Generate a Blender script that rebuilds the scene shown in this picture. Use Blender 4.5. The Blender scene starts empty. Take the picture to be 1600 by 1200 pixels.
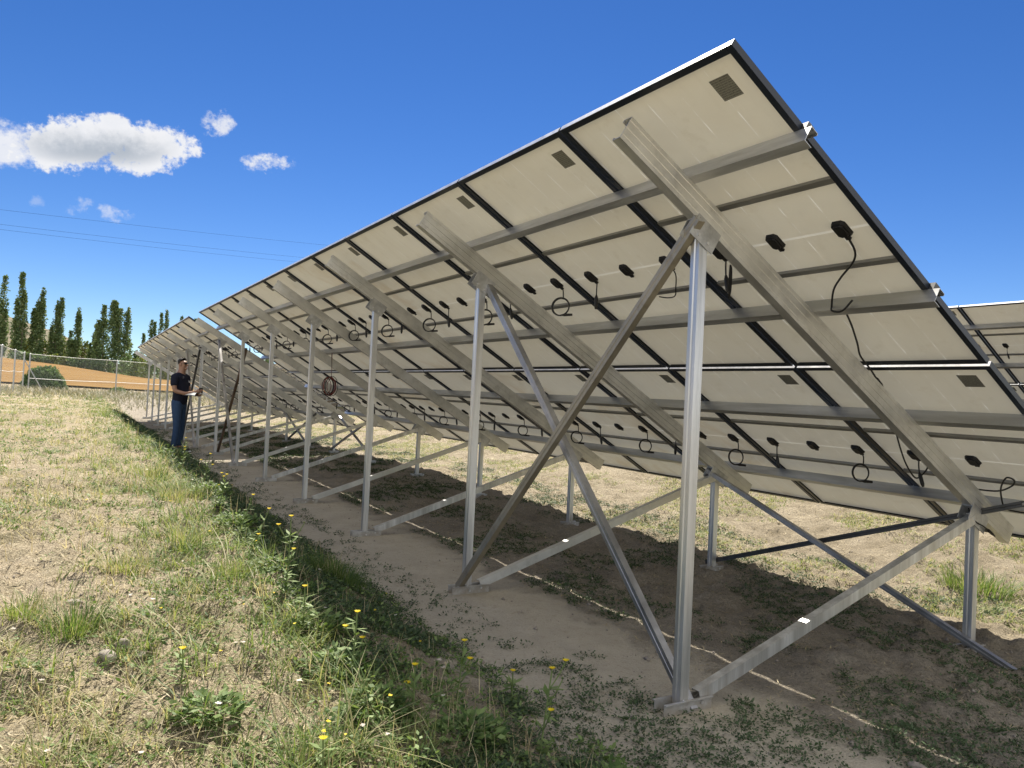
import bpy, bmesh, math, random
import numpy as np
from mathutils import Vector, Matrix
R = math.radians
scene = bpy.context.scene
col = scene.collection

# ------------------------------------------------------------------ camera, sky, sun, exposure
G = 2.76                                   # height of the array's top edge above the path
cam_d = bpy.data.cameras.new('camera'); cam = bpy.data.objects.new('camera', cam_d); col.objects.link(cam)
cam_d.sensor_width = 36.0; cam_d.lens = 1173.8 / 1600 * 36.0; cam_d.clip_start = 0.05; cam_d.clip_end = 9000
fw = Vector((0.86409263, -0.50275887, 0.0240302)); rt = Vector((-0.50332193, -0.86277451, 0.04782458)); upv = Vector((0.00331159, 0.05341979, 0.99856665))
cm = Matrix((rt, upv, -fw)).transposed().to_4x4(); cm.translation = Vector((-1.9848, 2.0346, -1.3778 + G))
cam.matrix_world = cm
scene.camera = cam

SUN = Vector((0.75, -0.38, 1.0)).normalized()
el = math.asin(SUN.z); az = math.atan2(SUN.x, SUN.y)
sd = bpy.data.lights.new('sun', 'SUN'); so = bpy.data.objects.new('sun', sd); col.objects.link(so)
sd.energy = 5.0; sd.angle = R(0.53); sd.color = (1.0, 0.93, 0.82)
so.rotation_euler = SUN.to_track_quat('Z', 'Y').to_euler()

w = bpy.data.worlds.new("World"); scene.world = w; w.use_nodes = True
nt = w.node_tree; nt.nodes.clear()
class NB:
    """tiny node builder"""
    def __init__(s, nt): s.nt = nt
    def n(s, t, **k):
        o = s.nt.nodes.new(t)
        for a, b in k.items(): setattr(o, a, b)
        return o
    def link(s, a, b): s.nt.links.new(a, b)
    def put(s, sock, v):
        if isinstance(v, bpy.types.NodeSocket): s.nt.links.new(v, sock)
        else: sock.default_value = v
    def m(s, op, a, b=0.0, c=0.0, clamp=False):
        o = s.n('ShaderNodeMath', operation=op); o.use_clamp = clamp
        s.put(o.inputs[0], a); s.put(o.inputs[1], b); s.put(o.inputs[2], c)
        return o.outputs[0]
    def noise(s, vec, scale, detail=4, rough=.55, dist=0.0):
        o = s.n('ShaderNodeTexNoise'); s.put(o.inputs['Vector'], vec)
        o.inputs['Scale'].default_value = scale; o.inputs['Detail'].default_value = detail
        o.inputs['Roughness'].default_value = rough; o.inputs['Distortion'].default_value = dist
        return o.outputs[0]
    def ramp(s, f, stops, interp='LINEAR'):
        o = s.n('ShaderNodeValToRGB'); s.put(o.inputs[0], f); e = o.color_ramp.elements; o.color_ramp.interpolation = interp
        while len(e) < len(stops): e.new(.5)
        for i, (p, c) in enumerate(stops): e[i].position = p; e[i].color = (*c, 1) if len(c) == 3 else c
        return o.outputs[0]
    def mix(s, f, a, b, mode='MIX'):
        o = s.n('ShaderNodeMix', data_type='RGBA', blend_type=mode)
        s.put(o.inputs[0], f)
        for sk, v in ((o.inputs[6], a), (o.inputs[7], b)):
            if isinstance(v, tuple) and len(v) == 3: v = (*v, 1)
            s.put(sk, v)
        return o.outputs[2]
    def mapr(s, v, a, b, c=0.0, d=1.0, smooth=False):
        o = s.n('ShaderNodeMapRange'); o.interpolation_type = 'SMOOTHSTEP' if smooth else 'LINEAR'
        s.put(o.inputs[0], v); 
        for i, x in enumerate((a, b, c, d)): o.inputs[1 + i].default_value = x
        return o.outputs[0]
b = NB(nt)
sky = b.n('ShaderNodeTexSky', sky_type='NISHITA'); sky.sun_disc = False
sky.sun_elevation = el; sky.sun_rotation = az; sky.altitude = 2500; sky.air_density = 1.0; sky.dust_density = 0.1; sky.ozone_density = 2.5
SKY = 0.06
tc = b.n('ShaderNodeTexCoord'); sp = b.n('ShaderNodeSeparateXYZ'); b.link(tc.outputs['Generated'], sp.inputs[0])
xx = b.m('MAXIMUM', sp.outputs[0], 0.05)
u_ = b.m('DIVIDE', sp.outputs[1], xx); v_ = b.m('DIVIDE', sp.outputs[2], xx)
cv = b.n('ShaderNodeCombineXYZ'); b.link(u_, cv.inputs[0]); b.link(v_, cv.inputs[1])
v_ = b.m('ADD', v_, b.m('MULTIPLY', u_, 0.155))
n1 = b.noise(cv.outputs[0], 22, 9, .62); n2 = b.noise(cv.outputs[0], 60, 6, .6); n0 = b.noise(cv.outputs[0], 11, 5, .6, 1.0); n3 = b.noise(cv.outputs[0], 150, 5, .65)
nn = b.m('ADD', b.m('ADD', b.m('MULTIPLY', b.m('SUBTRACT', n1, .5), 2.2), b.m('MULTIPLY', b.m('SUBTRACT', n0, .5), 1.6)), b.m('ADD', b.m('MULTIPLY', b.m('SUBTRACT', n2, .5), 1.5), b.m('MULTIPLY', b.m('SUBTRACT', n3, .5), 0.9)))
def cloud(u0, v0, a, h, gain=1.0, lo=0.0, hi=.55, wn=.62):
    du = b.m('DIVIDE', b.m('SUBTRACT', u_, u0), a); dv = b.m('DIVIDE', b.m('SUBTRACT', v_, v0 + .155 * u0), h)
    r2 = b.m('ADD', b.m('POWER', b.m('ABSOLUTE', du), 2.6), b.m('MULTIPLY', dv, dv))
    d = b.m('ADD', b.m('SUBTRACT', 1.0, r2), b.m('MULTIPLY', nn, wn))
    return b.m('MULTIPLY', b.mapr(d, lo, hi, smooth=True), gain), r2, dv
main, r2m, dvm = cloud(-.012, .277, .108, .038, 1.0, .08, .62, .95)
main2, _, _ = cloud(.085, .257, .06, .032, .9, .1, .9, .9)
cl = b.m('MAXIMUM', main, main2)
for a in ((-.1375, .333, .024, .020, .85, .3, 1.6), (-.202, .294, .036, .016, .95, .3, 1.5), (-.031, .2005, .030, .012, .6, .4, 1.8), (.005, .1995, .018, .013, .5, .4, 1.8), (.049, .2, .010, .008, .22, .2, 1.3)):
    cl = b.m('MAXIMUM', cl, cloud(*a, wn=1.7)[0])
front = b.m('GREATER_THAN', sp.outputs[0], .2); cl = b.m('MULTIPLY', cl, front)
# broken cumulus added unseen behind the photographer, as fill light for the shade
nb1 = b.noise(tc.outputs['Generated'], 3.2, 8, .58, .3)
back_ = b.m('MULTIPLY', b.mapr(sp.outputs[0], .12, -.12, smooth=True), b.mapr(sp.outputs[2], .02, .12, smooth=True))
fill_clouds = b.m('MULTIPLY', b.mapr(nb1, .40, .50, smooth=True), back_)
core = b.m('MULTIPLY', b.mapr(r2m, .62, .0, smooth=True), b.mapr(b.m('ADD', dvm, b.m('MULTIPLY', nn, .5)), .75, -.35, smooth=True))
ccol = b.mix(core, (.98, .98, 1.0), (.50, .55, .62))
ccol = b.mix(b.mapr(n1, .35, .7), ccol, b.mix(1.0, ccol, (.9, .92, .95), 'MULTIPLY'))
skyc = b.n('ShaderNodeHueSaturation'); skyc.inputs['Saturation'].default_value = 1.29; skyc.inputs['Value'].default_value = .87; skyc.inputs['Hue'].default_value = .511
b.link(sky.outputs[0], skyc.inputs['Color'])
bg1 = b.n('ShaderNodeBackground'); b.link(skyc.outputs[0], bg1.inputs[0]); bg1.inputs[1].default_value = SKY
bg2 = b.n('ShaderNodeBackground'); b.link(ccol, bg2.inputs[0]); bg2.inputs[1].default_value = 0.41
ms = b.n('ShaderNodeMixShader'); b.link(cl, ms.inputs[0]); b.link(bg1.outputs[0], ms.inputs[1]); b.link(bg2.outputs[0], ms.inputs[2])
bg3 = b.n('ShaderNodeBackground'); b.link(b.mix(b.mapr(nb1, .5, .7), (1.0, .98, .95), (.75, .77, .80)), bg3.inputs[0]); bg3.inputs[1].default_value = 0.66
ms3 = b.n('ShaderNodeMixShader'); b.link(fill_clouds, ms3.inputs[0]); b.link(ms.outputs[0], ms3.inputs[1]); b.link(bg3.outputs[0], ms3.inputs[2])
wo = b.n('ShaderNodeOutputWorld'); b.link(ms3.outputs[0], wo.inputs[0])

scene.view_settings.view_transform = 'Standard'; scene.view_settings.look = 'None'
scene.view_settings.gamma = 1.0; scene.view_settings.exposure = 1.22; scene.view_settings.use_curve_mapping = False
scene.render.engine = 'CYCLES'

rng = np.random.default_rng(7); random.seed(7)

# ------------------------------------------------------------------ helpers
def tag(o, label=None, cat=None, group=None, kind=None):
    if label: o['label'] = label
    if cat: o['category'] = cat
    if group: o['group'] = group
    if kind: o['kind'] = kind
    return o
def empty(name, loc, rz=0.0):
    o = bpy.data.objects.new(name, None); col.objects.link(o); o.location = loc; o.rotation_euler = (0, 0, rz)
    o.empty_display_size = .2
    return o
class MB:
    """collects verts and faces, builds ONE mesh object"""
    def __init__(s): s.v = []; s.f = []; s.mi = []
    def add(s, vs, fs, mi=0):
        k = len(s.v); s.v += [tuple(p) for p in vs]; s.f += [tuple(i + k for i in f) for f in fs]; s.mi += [mi] * len(fs)
    def box(s, x0, x1, y0, y1, z0, z1, mi=0):
        s.add([(x0, y0, z0), (x1, y0, z0), (x1, y1, z0), (x0, y1, z0), (x0, y0, z1), (x1, y0, z1), (x1, y1, z1), (x0, y1, z1)],
              [(0, 3, 2, 1), (4, 5, 6, 7), (0, 1, 5, 4), (1, 2, 6, 5), (2, 3, 7, 6), (3, 0, 4, 7)], mi)
    def extrude(s, prof, p0, p1, ax, ay, mi=0):
        p0 = Vector(p0); p1 = Vector(p1); ax = Vector(ax); ay = Vector(ay); n = len(prof)
        flip = (ax.cross(ay)).dot(p1 - p0) < 0
        vs = [p0 + ax * a + ay * c for a, c in prof] + [p1 + ax * a + ay * c for a, c in prof]
        fs = [(i, (i + 1) % n, n + (i + 1) % n, n + i) for i in range(n)] + [tuple(range(n))[::-1], tuple(range(n, 2 * n))]
        if flip: fs = [f[::-1] for f in fs]
        s.add(vs, fs, mi)
    def tube(s, pts, r, n=6, mi=0, cap=True):
        pts = [Vector(p) for p in pts]; m = len(pts); rs = r if isinstance(r, (list, tuple)) else [r] * m
        vs = []; prev = None
        for i, p in enumerate(pts):
            t = (pts[min(i + 1, m - 1)] - pts[max(i - 1, 0)])
            t = t.normalized() if t.length > 1e-9 else Vector((0, 0, 1))
            a = prev if prev is not None else (Vector((0, 0, 1)) if abs(t.z) < .9 else Vector((1, 0, 0)))
            a = (a - t * a.dot(t))
            a = a.normalized() if a.length > 1e-6 else t.orthogonal().normalized()
            prev = a; c = t.cross(a)
            for k in range(n):
                q = 2 * math.pi * k / n; vs.append(p + (a * math.cos(q) + c * math.sin(q)) * rs[i])
        fs = []
        for i in range(m - 1):
            for k in range(n):
                fs.append((i * n + k, i * n + (k + 1) % n, (i + 1) * n + (k + 1) % n, (i + 1) * n + k))
        if cap: fs += [tuple(range(n))[::-1], tuple(range((m - 1) * n, m * n))]
        s.add(vs, fs, mi)
    def mesh(s, name, mats):
        me = bpy.data.meshes.new(name); me.from_pydata(s.v, [], s.f)
        mats = mats if isinstance(mats, (list, tuple)) else [mats]
        for m in mats: me.materials.append(m)
        if len(mats) > 1: me.polygons.foreach_set('material_index', s.mi)
        me.update(); return me
    def build(s, name, mats, parent=None, smooth=False):
        me = s.mesh(name, mats)
        if smooth: me.polygons.foreach_set('use_smooth', [True] * len(me.polygons))
        return link(name, me, parent)
def link(name, me, parent=None):
    o = bpy.data.objects.new(name, me); col.objects.link(o)
    if parent: o.parent = parent
    return o
def np_mesh(name, verts, faces_list, mats, mat_idx=None, attr=None, smooth=False):
    """verts (n,3); faces_list: list of (k,m) index arrays with m corners each"""
    me = bpy.data.meshes.new(name); me.vertices.add(len(verts)); me.vertices.foreach_set('co', np.asarray(verts, np.float32).ravel())
    loops = np.concatenate([f.ravel() for f in faces_list]); tot = np.concatenate([np.full(len(f), f.shape[1]) for f in faces_list])
    st = np.concatenate([[0], np.cumsum(tot)[:-1]])
    me.loops.add(len(loops)); me.loops.foreach_set('vertex_index', loops.astype(np.int32))
    me.polygons.add(len(tot)); me.polygons.foreach_set('loop_start', st.astype(np.int32)); me.polygons.foreach_set('loop_total', tot.astype(np.int32))
    for m in (mats if isinstance(mats, (list, tuple)) else [mats]): me.materials.append(m)
    if mat_idx is not None: me.polygons.foreach_set('material_index', np.asarray(mat_idx, np.int32))
    if attr is not None:
        a = me.attributes.new('tone', 'FLOAT', 'POINT'); a.data.foreach_set('value', np.asarray(attr, np.float32))
    if smooth: me.polygons.foreach_set('use_smooth', np.ones(len(tot), bool))
    me.update(); me.validate(); return me
def catmull(pts, k=6, closed=False):
    P = [Vector(p) for p in pts]; n = len(P); out = []
    for i in range(n if closed else n - 1):
        g = (lambda j: P[j % n]) if closed else (lambda j: P[min(max(j, 0), n - 1)])
        p0, p1, p2, p3 = g(i - 1), g(i), g(i + 1), g(i + 2)
        for j in range(k):
            t = j / k
            out.append(.5 * ((2 * p1) + (p2 - p0) * t + (2 * p0 - 5 * p1 + 4 * p2 - p3) * t * t + (3 * p1 - p0 - 3 * p2 + p3) * t ** 3))
    out.append(P[0] if closed else P[-1]); return out

# ------------------------------------------------------------------ materials
def mat(name):
    m = bpy.data.materials.new(name); m.use_nodes = True; nt = m.node_tree
    return m, NB(nt), nt.nodes['Principled BSDF']
def flat(name, c, rough=.5, metal=0.0, var=.12, scale=8.0, spec=.5):
    m, b, p = mat(name); tc = b.n('ShaderNodeTexCoord')
    n = b.noise(tc.outputs['Object'], scale, 5)
    c2 = tuple(x * (1 - var) for x in c); c3 = tuple(min(1, x * (1 + var)) for x in c)
    b.link(b.mix(n, c2, c3), p.inputs['Base Color']); p.inputs['Roughness'].default_value = rough
    p.inputs['Metallic'].default_value = metal; p.inputs['Specular IOR Level'].default_value = spec
    return m
def steel(name, c, rough=.42, var=.25, axis=(1, 1, 1), seed=0.0, stain=.5, dirt=False):
    m, b, p = mat(name); tc = b.n('ShaderNodeTexCoord'); oi = b.n('ShaderNodeObjectInfo')
    mp = b.n('ShaderNodeMapping'); b.link(tc.outputs['Object'], mp.inputs[0]); mp.inputs['Scale'].default_value = axis
    off = b.n('ShaderNodeVectorMath', operation='ADD'); b.link(mp.outputs[0], off.inputs[0])
    cb = b.n('ShaderNodeCombineXYZ'); b.put(cb.inputs[0], b.m('MULTIPLY', oi.outputs['Random'], 31.0)); b.put(cb.inputs[1], seed); b.link(cb.outputs[0], off.inputs[1])
    n1 = b.noise(off.outputs[0], 9, 6, .6); n2 = b.noise(off.outputs[0], 2.1, 4, .6); n3 = b.noise(tc.outputs['Object'], 60, 3)
    lo = tuple(x * (1 - var * 1.5) for x in c); n5 = b.noise(off.outputs[0], 34, 5, .7)
    cc = b.mix(b.mapr(n1, .35, .65), lo, c); cc = b.mix(b.m('MULTIPLY', b.mapr(n5, .5, .68), .55), cc, tuple(x * .62 for x in c))
    cc = b.mix(b.m('MULTIPLY', b.mapr(n2, .5, .72), stain), cc, (c[0] * .62, c[1] * .6, c[2] * .52))
    b.link(cc, p.inputs['Base Color']); p.inputs['Metallic'].default_value = .85
    if dirt:
        sz = b.n('ShaderNodeSeparateXYZ'); b.link(tc.outputs['Object'], sz.inputs[0])
        dm = b.m('MULTIPLY', b.mapr(b.m('ADD', sz.outputs[2], b.m('MULTIPLY', b.m('SUBTRACT', n1, .5), .25)), .16, -.02, smooth=True), .8)
        b.link(b.mix(dm, cc, (.26, .22, .16)), p.inputs['Base Color']); b.link(b.m('SUBTRACT', .85, b.m('MULTIPLY', dm, .8)), p.inputs['Metallic'])
    r = b.m('ADD', b.m('MULTIPLY', n1, .28), rough - .14); b.link(b.m('ADD', r, b.m('MULTIPLY', n3, .08)), p.inputs['Roughness'])
    bp = b.n('ShaderNodeBump'); bp.inputs['Strength'].default_value = .06; bp.inputs['Distance'].default_value = .004
    b.link(n1, bp.inputs['Height']); b.link(bp.outputs[0], p.inputs['Normal'])
    return m
M_post = steel('galvanised_post', (.80, .81, .82), .34, .26, (1.6, 1.6, .10), 3.0, .4, dirt=True)
M_rafter = steel('galvanised_rafter', (.78, .78, .76), .36, .16, (.9, .30, .30), 7.0, .35)
M_purlin = steel('galvanised_purlin', (.62, .63, .64), .38, .3, (.12, 1, 1), 11.0, .8)
M_brace = steel('galvanised_brace', (.50, .50, .52), .36, .4, (.3, .3, .3), 5.0, .6)
M_brace2 = steel('warm_galvanised_brace', (.45, .41, .33), .5, .15, (.3, .3, .3), 5.0, .3)
M_rust = steel('rusty_brace', (.26, .19, .14), .6, .5, (.3, .3, .3), 9.0, .9)
M_dark = steel('dark_galvanised_brace', (.16, .16, .16), .45, .3, (.3, .3, .3), 9.0, .5)
M_plate = steel('galvanised_plate', (.66, .67, .68), .42, .3, (1, 1, 1), 2.0, .3)
M_foot = steel('muddy_foot_plate', (.66, .67, .68), .42, .3, (1, 1, 1), 2.0, .3, dirt=True)
M_bar = steel('module_crossbar_metal', (.34, .34, .33), .5, .12, (.1, 1, 1), 1.0, .3)
M_bolt = flat('zinc_bolt', (.62, .62, .62), .35, .8)
M_frame, b, p = mat('black_anodised_frame')
p.inputs['Base Color'].default_value = (.006, .010, .020, 1); p.inputs['Roughness'].default_value = .36; p.inputs['Specular IOR Level'].default_value = .45
M_glint = steel('edge_glint_metal', (.85, .85, .84), .42, .08, (1, 1, 1), 4.0, .15)
M_box = flat('black_plastic_box', (.008, .008, .009), .5, 0, .2, 20, .3)
M_cable = flat('black_cable', (.010, .010, .011), .45, 0, .2, 20, .4)
# backsheet with faint cell gaps and dust stains
M_back, b, p = mat('pale_backsheet')
tc = b.n('ShaderNodeTexCoord'); oi = b.n('ShaderNodeObjectInfo'); spx = b.n('ShaderNodeSeparateXYZ'); b.link(tc.outputs['Object'], spx.inputs[0])
ov = b.n('ShaderNodeVectorMath', operation='ADD'); b.link(tc.outputs['Object'], ov.inputs[0]); cb = b.n('ShaderNodeCombineXYZ')
b.put(cb.inputs[0], b.m('MULTIPLY', oi.outputs['Random'], 57.0)); b.put(cb.inputs[1], b.m('MULTIPLY', oi.outputs['Random'], 23.0)); b.link(cb.outputs[0], ov.inputs[1])
def gridline(x, per, off, wd):
    t = b.m('ABSOLUTE', b.m('SUBTRACT', b.m('FRACT', b.m('ADD', b.m('DIVIDE', x, per), off)), .5)); return b.m('LESS_THAN', t, wd)
xc = b.m('SUBTRACT', spx.outputs[0], .567)
lx = gridline(xc, .182, .5, .011); ly = gridline(b.m('ADD', spx.outputs[1], 1.047), .0915, .5, .012)
mid_ = b.m('LESS_THAN', b.m('ABSOLUTE', b.m('ADD', spx.outputs[1], 1.047)), .007)
dash = b.noise(ov.outputs[0], 11, 3)
gl = b.m('MAXIMUM', b.m('MULTIPLY', lx, b.mapr(dash, .42, .62)), b.m('MULTIPLY', b.m('MULTIPLY', ly, lx), 1.0)); gl = b.m('MAXIMUM', gl, b.m('MULTIPLY', mid_, .5))
st = b.noise(ov.outputs[0], 1.6, 6, .6, .6); st2 = b.noise(ov.outputs[0], 6, 7, .7)
c0 = b.mix(b.mapr(st, .35, .7), (.84, .82, .72), (.79, .76, .65))
c0 = b.mix(b.m('MULTIPLY', b.mapr(st2, .60, .66), b.m('GREATER_THAN', oi.outputs['Random'], .55)), c0, (.88, .87, .80))
c0 = b.mix(b.m('MULTIPLY', b.mapr(st, .52, .8), b.m('GREATER_THAN', oi.outputs['Random'], .6)), c0, (.66, .55, .38))
stm = b.n('ShaderNodeMapping'); b.link(ov.outputs[0], stm.inputs[0]); stm.inputs['Scale'].default_value = (7, .6, 1); nst = b.noise(stm.outputs[0], 2.2, 6, .65)
c0 = b.mix(b.m('MULTIPLY', b.mapr(nst, .52, .75), .14), c0, (.58, .54, .43)); c0 = b.mix(b.m('MULTIPLY', b.mapr(st2, .56, .70), .3), c0, (.62, .57, .44))
c0 = b.mix(b.m('MULTIPLY', gl, .8), c0, (.97, .97, .93))
b.link(c0, p.inputs['Base Color']); p.inputs['Roughness'].default_value = .38; p.inputs['Specular IOR Level'].default_value = .45
bp = b.n('ShaderNodeBump'); bp.inputs['Strength'].default_value = .10; bp.inputs['Distance'].default_value = .01; b.link(st, bp.inputs['Height']); b.link(bp.outputs[0], p.inputs['Normal'])
M_glass = flat('solar_cell_glass', (.008, .012, .035), .08, 0, .2, 3, .6)   # bifacial cells pass a little light between them
bg_ = NB(M_glass.node_tree); tg = bg_.n('ShaderNodeBsdfTransparent'); mg = bg_.n('ShaderNodeMixShader'); mg.inputs[0].default_value = .45
bg_.link(M_glass.node_tree.nodes['Principled BSDF'].outputs[0], mg.inputs[1]); bg_.link(tg.outputs[0], mg.inputs[2]); bg_.link(mg.outputs[0], M_glass.node_tree.nodes['Material Output'].inputs[0])
# rating label: fine illegible print
p.inputs['Base Color'].default_value = (.8, .8, .75, 1); trb = b.n('ShaderNodeBsdfTranslucent'); b.link(c0, trb.inputs[0]); msb = b.n('ShaderNodeMixShader'); b.link(b.m('ADD', b.m('MULTIPLY', gl, .45), .27), msb.inputs[0])
b.link(p.outputs[0], msb.inputs[1]); b.link(trb.outputs[0], msb.inputs[2]); b.link(msb.outputs[0], b.nt.nodes['Material Output'].inputs[0])
M_label, b, p = mat('grey_rating_label')
tc = b.n('ShaderNodeTexCoord'); mp = b.n('ShaderNodeMapping'); b.link(tc.outputs['Object'], mp.inputs[0]); mp.inputs['Scale'].default_value = (1, 3.2, 1)
nz = b.noise(mp.outputs[0], 170, 2, .5); sp2 = b.n('ShaderNodeSeparateXYZ'); b.link(tc.outputs['Object'], sp2.inputs[0])
row = b.m('GREATER_THAN', b.m('FRACT', b.m('MULTIPLY', sp2.outputs[1], 95)), .45)
ink = b.m('MULTIPLY', row, b.m('GREATER_THAN', nz, .5))
b.link(b.mix(ink, (.20, .20, .175), (.065, .065, .06)), p.inputs['Base Color']); p.inputs['Roughness'].default_value = .5

# ------------------------------------------------------------------ terrain
def vnoise(x, y, seed=0):
    xi = np.floor(x).astype(np.int64); yi = np.floor(y).astype(np.int64); fx = x - xi; fy = y - yi
    fx = fx * fx * (3 - 2 * fx); fy = fy * fy * (3 - 2 * fy)
    def h(a, c):
        k = (a * 374761393 + c * 668265263 + seed * 974711) & 0x7fffffff
        k = ((k ^ (k >> 13)) * 1274126177) & 0x7fffffff
        return ((k ^ (k >> 16)) & 0xffff) / 65535.0
    return (h(xi, yi) * (1 - fx) + h(xi + 1, yi) * fx) * (1 - fy) + (h(xi, yi + 1) * (1 - fx) + h(xi + 1, yi + 1) * fx) * fy
def fbm(x, y, oct=4, seed=0, rough=.5):
    s = 0; a = 1; t = 0
    for i in range(oct): s = s + a * vnoise(x * 2 ** i + 17.3 * i, y * 2 ** i - 9.1 * i, seed + i); t += a; a *= rough
    return s / t
def sstep(x, a, c):
    t = np.clip((x - a) / (c - a), 0, 1); return t * t * (3 - 2 * t)
def Hs(X, Y):
    """smooth terrain height (world, path near post 1 = 0)"""
    X = np.asarray(X, float); Y = np.asarray(Y, float)
    base = np.interp(X, [-30, 0, 12, 17, 24, 30, 47, 60], [0, 0, .06, .05, .10, .16, .74, .80])
    bank = np.interp(X, [-4, -2, .6, 2, 3.5, 7, 12, 19, 30, 46], [.05, .05, .14, .28, .36, .40, .42, .44, .40, .0])
    h = base + bank * sstep(Y, .02, 1.02) + np.clip(Y - 1, 0, 8) * .012
    h = h + np.interp(Y, [-3.2, -1.2], [1, 0]) * np.interp(X, [0, .6, 7, 9.3, 14, 30], [-.07, -.06, .01, .05, .05, 0])
    h = h + sstep(-Y, 4.2, 9.0) * .36
    far = np.interp(Y, [-200, -60, -13, 4.5, 18, 60, 200], [-4, -1.5, 0.2, 2.3, 3.4, 6, 9]) + G
    t = np.clip((X - 56) / 160, 0, 1)
    hf = .72 * (1 - t) + far * t
    k = sstep(X, 50, 60); h = h * (1 - k) + hf * k
    return h
def H(X, Y):
    X = np.asarray(X, float); Y = np.asarray(Y, float)
    h = Hs(X, Y); near = np.exp(-np.maximum(X, 0) / 60)
    bankm = sstep(Y, .15, .8); path = np.exp(-((Y + .45) / .55) ** 2)
    rough = .020 + .07 * bankm + .05 * sstep(-Y, 1.1, 2.2)
    h = h + (fbm(X * 1.3, Y * 1.3, 5, 3) - .5) * rough * 1.8 * near * (1 - .55 * path)
    clod = np.clip(fbm(X * 9, Y * 9, 3, 11) - .48, 0, 1) * (.14 * sstep(-Y, .9, 1.6) + .11 * bankm + .01)
    h = h + clod * near
    h = h + np.clip(fbm(X * 26, Y * 26, 2, 21) - .52, 0, 1) * .06 * (sstep(-Y, 1.0, 1.6) + bankm * 1.3) * (np.abs(X) < 22)
    return h
def hz(x, y): return float(H(np.array([x]), np.array([y]))[0])

def axis_grid(segs):
    out = []
    for a, c, st in segs: out += list(np.arange(a, c, st))
    return np.array(out + [segs[-1][1]])
gx = np.concatenate([-np.geomspace(2500, 3, 22), axis_grid([(-2.9, -1.0, .08), (-1.0, 4.2, .032), (4.2, 9, .06), (9, 20, .12), (20, 60, .5), (60, 260, 5)]), np.geomspace(270, 3500, 18)])
gy = np.concatenate([-np.geomspace(3000, 22, 30), axis_grid([(-20, -8, .4), (-8, -5, .14), (-5, 3.2, .034), (3.2, 7, .12), (7, 20, .5)]), np.geomspace(21, 3000, 30)])
XX, YY = np.meshgrid(gx, gy, indexing='ij'); ZZ = H(XX, YY)
V = np.stack([XX.ravel(), YY.ravel(), ZZ.ravel()], 1); nx, ny = len(gx), len(gy)
ii = (np.arange(nx - 1)[:, None] * ny + np.arange(ny - 1)[None, :]).ravel()
F = np.stack([ii, ii + ny, ii + ny + 1, ii + 1], 1)
M_ground, b, p = mat('sandy_soil')
tc = b.n('ShaderNodeTexCoord'); pos = tc.outputs['Object']; sx = b.n('ShaderNodeSeparateXYZ'); b.link(pos, sx.inputs[0])
nA = b.noise(pos, .55, 5, .6); nB = b.noise(pos, 3.2, 6, .62); nC = b.noise(pos, 24, 5, .65); nD = b.noise(pos, 110, 3, .6)
wob = b.m('MULTIPLY', b.m('SUBTRACT', nB, .5), .8)
yw = b.m('ADD', sx.outputs[1], wob)
pathm = b.m('MULTIPLY', b.m('MULTIPLY', b.mapr(yw, .42, .15, smooth=True), b.mapr(yw, -1.15, -.80, smooth=True)), b.mapr(sx.outputs[0], 23, 19, smooth=True))
bankm = b.mapr(yw, .15, .6, smooth=True)
soil = b.mix(b.mapr(nB, .3, .7), (.25, .218, .172), (.37, .328, .262))
back = b.mix(b.mapr(nB, .35, .65), (.37, .315, .225), (.24, .20, .135))
soil = b.mix(b.mapr(sx.outputs[1], -2.6, -3.7, smooth=True), soil, back)
sandp = b.mix(b.mapr(nB, .35, .68), (.46, .41, .32), (.39, .345, .265))
bk = b.mix(b.mapr(nA, .4, .6), (.44, .365, .26), (.34, .285, .185)); bk = b.mix(b.mapr(nB, .50, .66), bk, (.20, .175, .10)); nL = b.noise(pos, 60, 4, .7, 1.5); bk = b.mix(b.mapr(nL, .52, .64), bk, (.52, .46, .33)); bk = b.mix(b.mapr(nL, .46, .36), bk, (.12, .10, .065))  # dry litter texture; its dark gaps paint in shade between the plants
soil = b.mix(b.m('MULTIPLY', b.mapr(nL, .55, .66), .6), soil, b.mix(1.0, soil, (1.5, 1.5, 1.45), 'MULTIPLY')); soil = b.mix(b.m('MULTIPLY', b.mapr(nL, .47, .36), .85), soil, b.mix(1.0, soil, (.42, .42, .40), 'MULTIPLY'))
c = b.mix(pathm, soil, sandp); c = b.mix(bankm, c, bk)
c = b.mix(b.mapr(sx.outputs[0], 55, 75), c, (.33, .22, .10))
c = b.mix(b.m('MULTIPLY', b.mapr(nC, .55, .75), .55), c, b.mix(1.0, c, (.62, .58, .52), 'MULTIPLY'))
c = b.mix(b.m('MULTIPLY', b.mapr(nD, .58, .72), .6), c, b.mix(1.0, c, (1.35, 1.33, 1.3), 'MULTIPLY'))
c = b.mix(b.m('MULTIPLY', b.mapr(nD, .42, .3), .6), c, b.mix(1.0, c, (.55, .52, .48), 'MULTIPLY'))
b.link(c, p.inputs['Base Color']); p.inputs['Roughness'].default_value = .95; p.inputs['Specular IOR Level'].default_value = .15
bp = b.n('ShaderNodeBump'); bp.inputs['Strength'].default_value = 1.0; bp.inputs['Distance'].default_value = .03
hh = b.m('ADD', b.m('MULTIPLY', b.m('ADD', nC, nL), b.m('SUBTRACT', 1.0, b.m('MULTIPLY', pathm, .75))), b.m('MULTIPLY', nD, .35)); b.link(hh, bp.inputs['Height']); b.link(bp.outputs[0], p.inputs['Normal'])
ground = link('ground', np_mesh('ground', V, [F], M_ground, smooth=True)); tag(ground, kind='structure')

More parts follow.
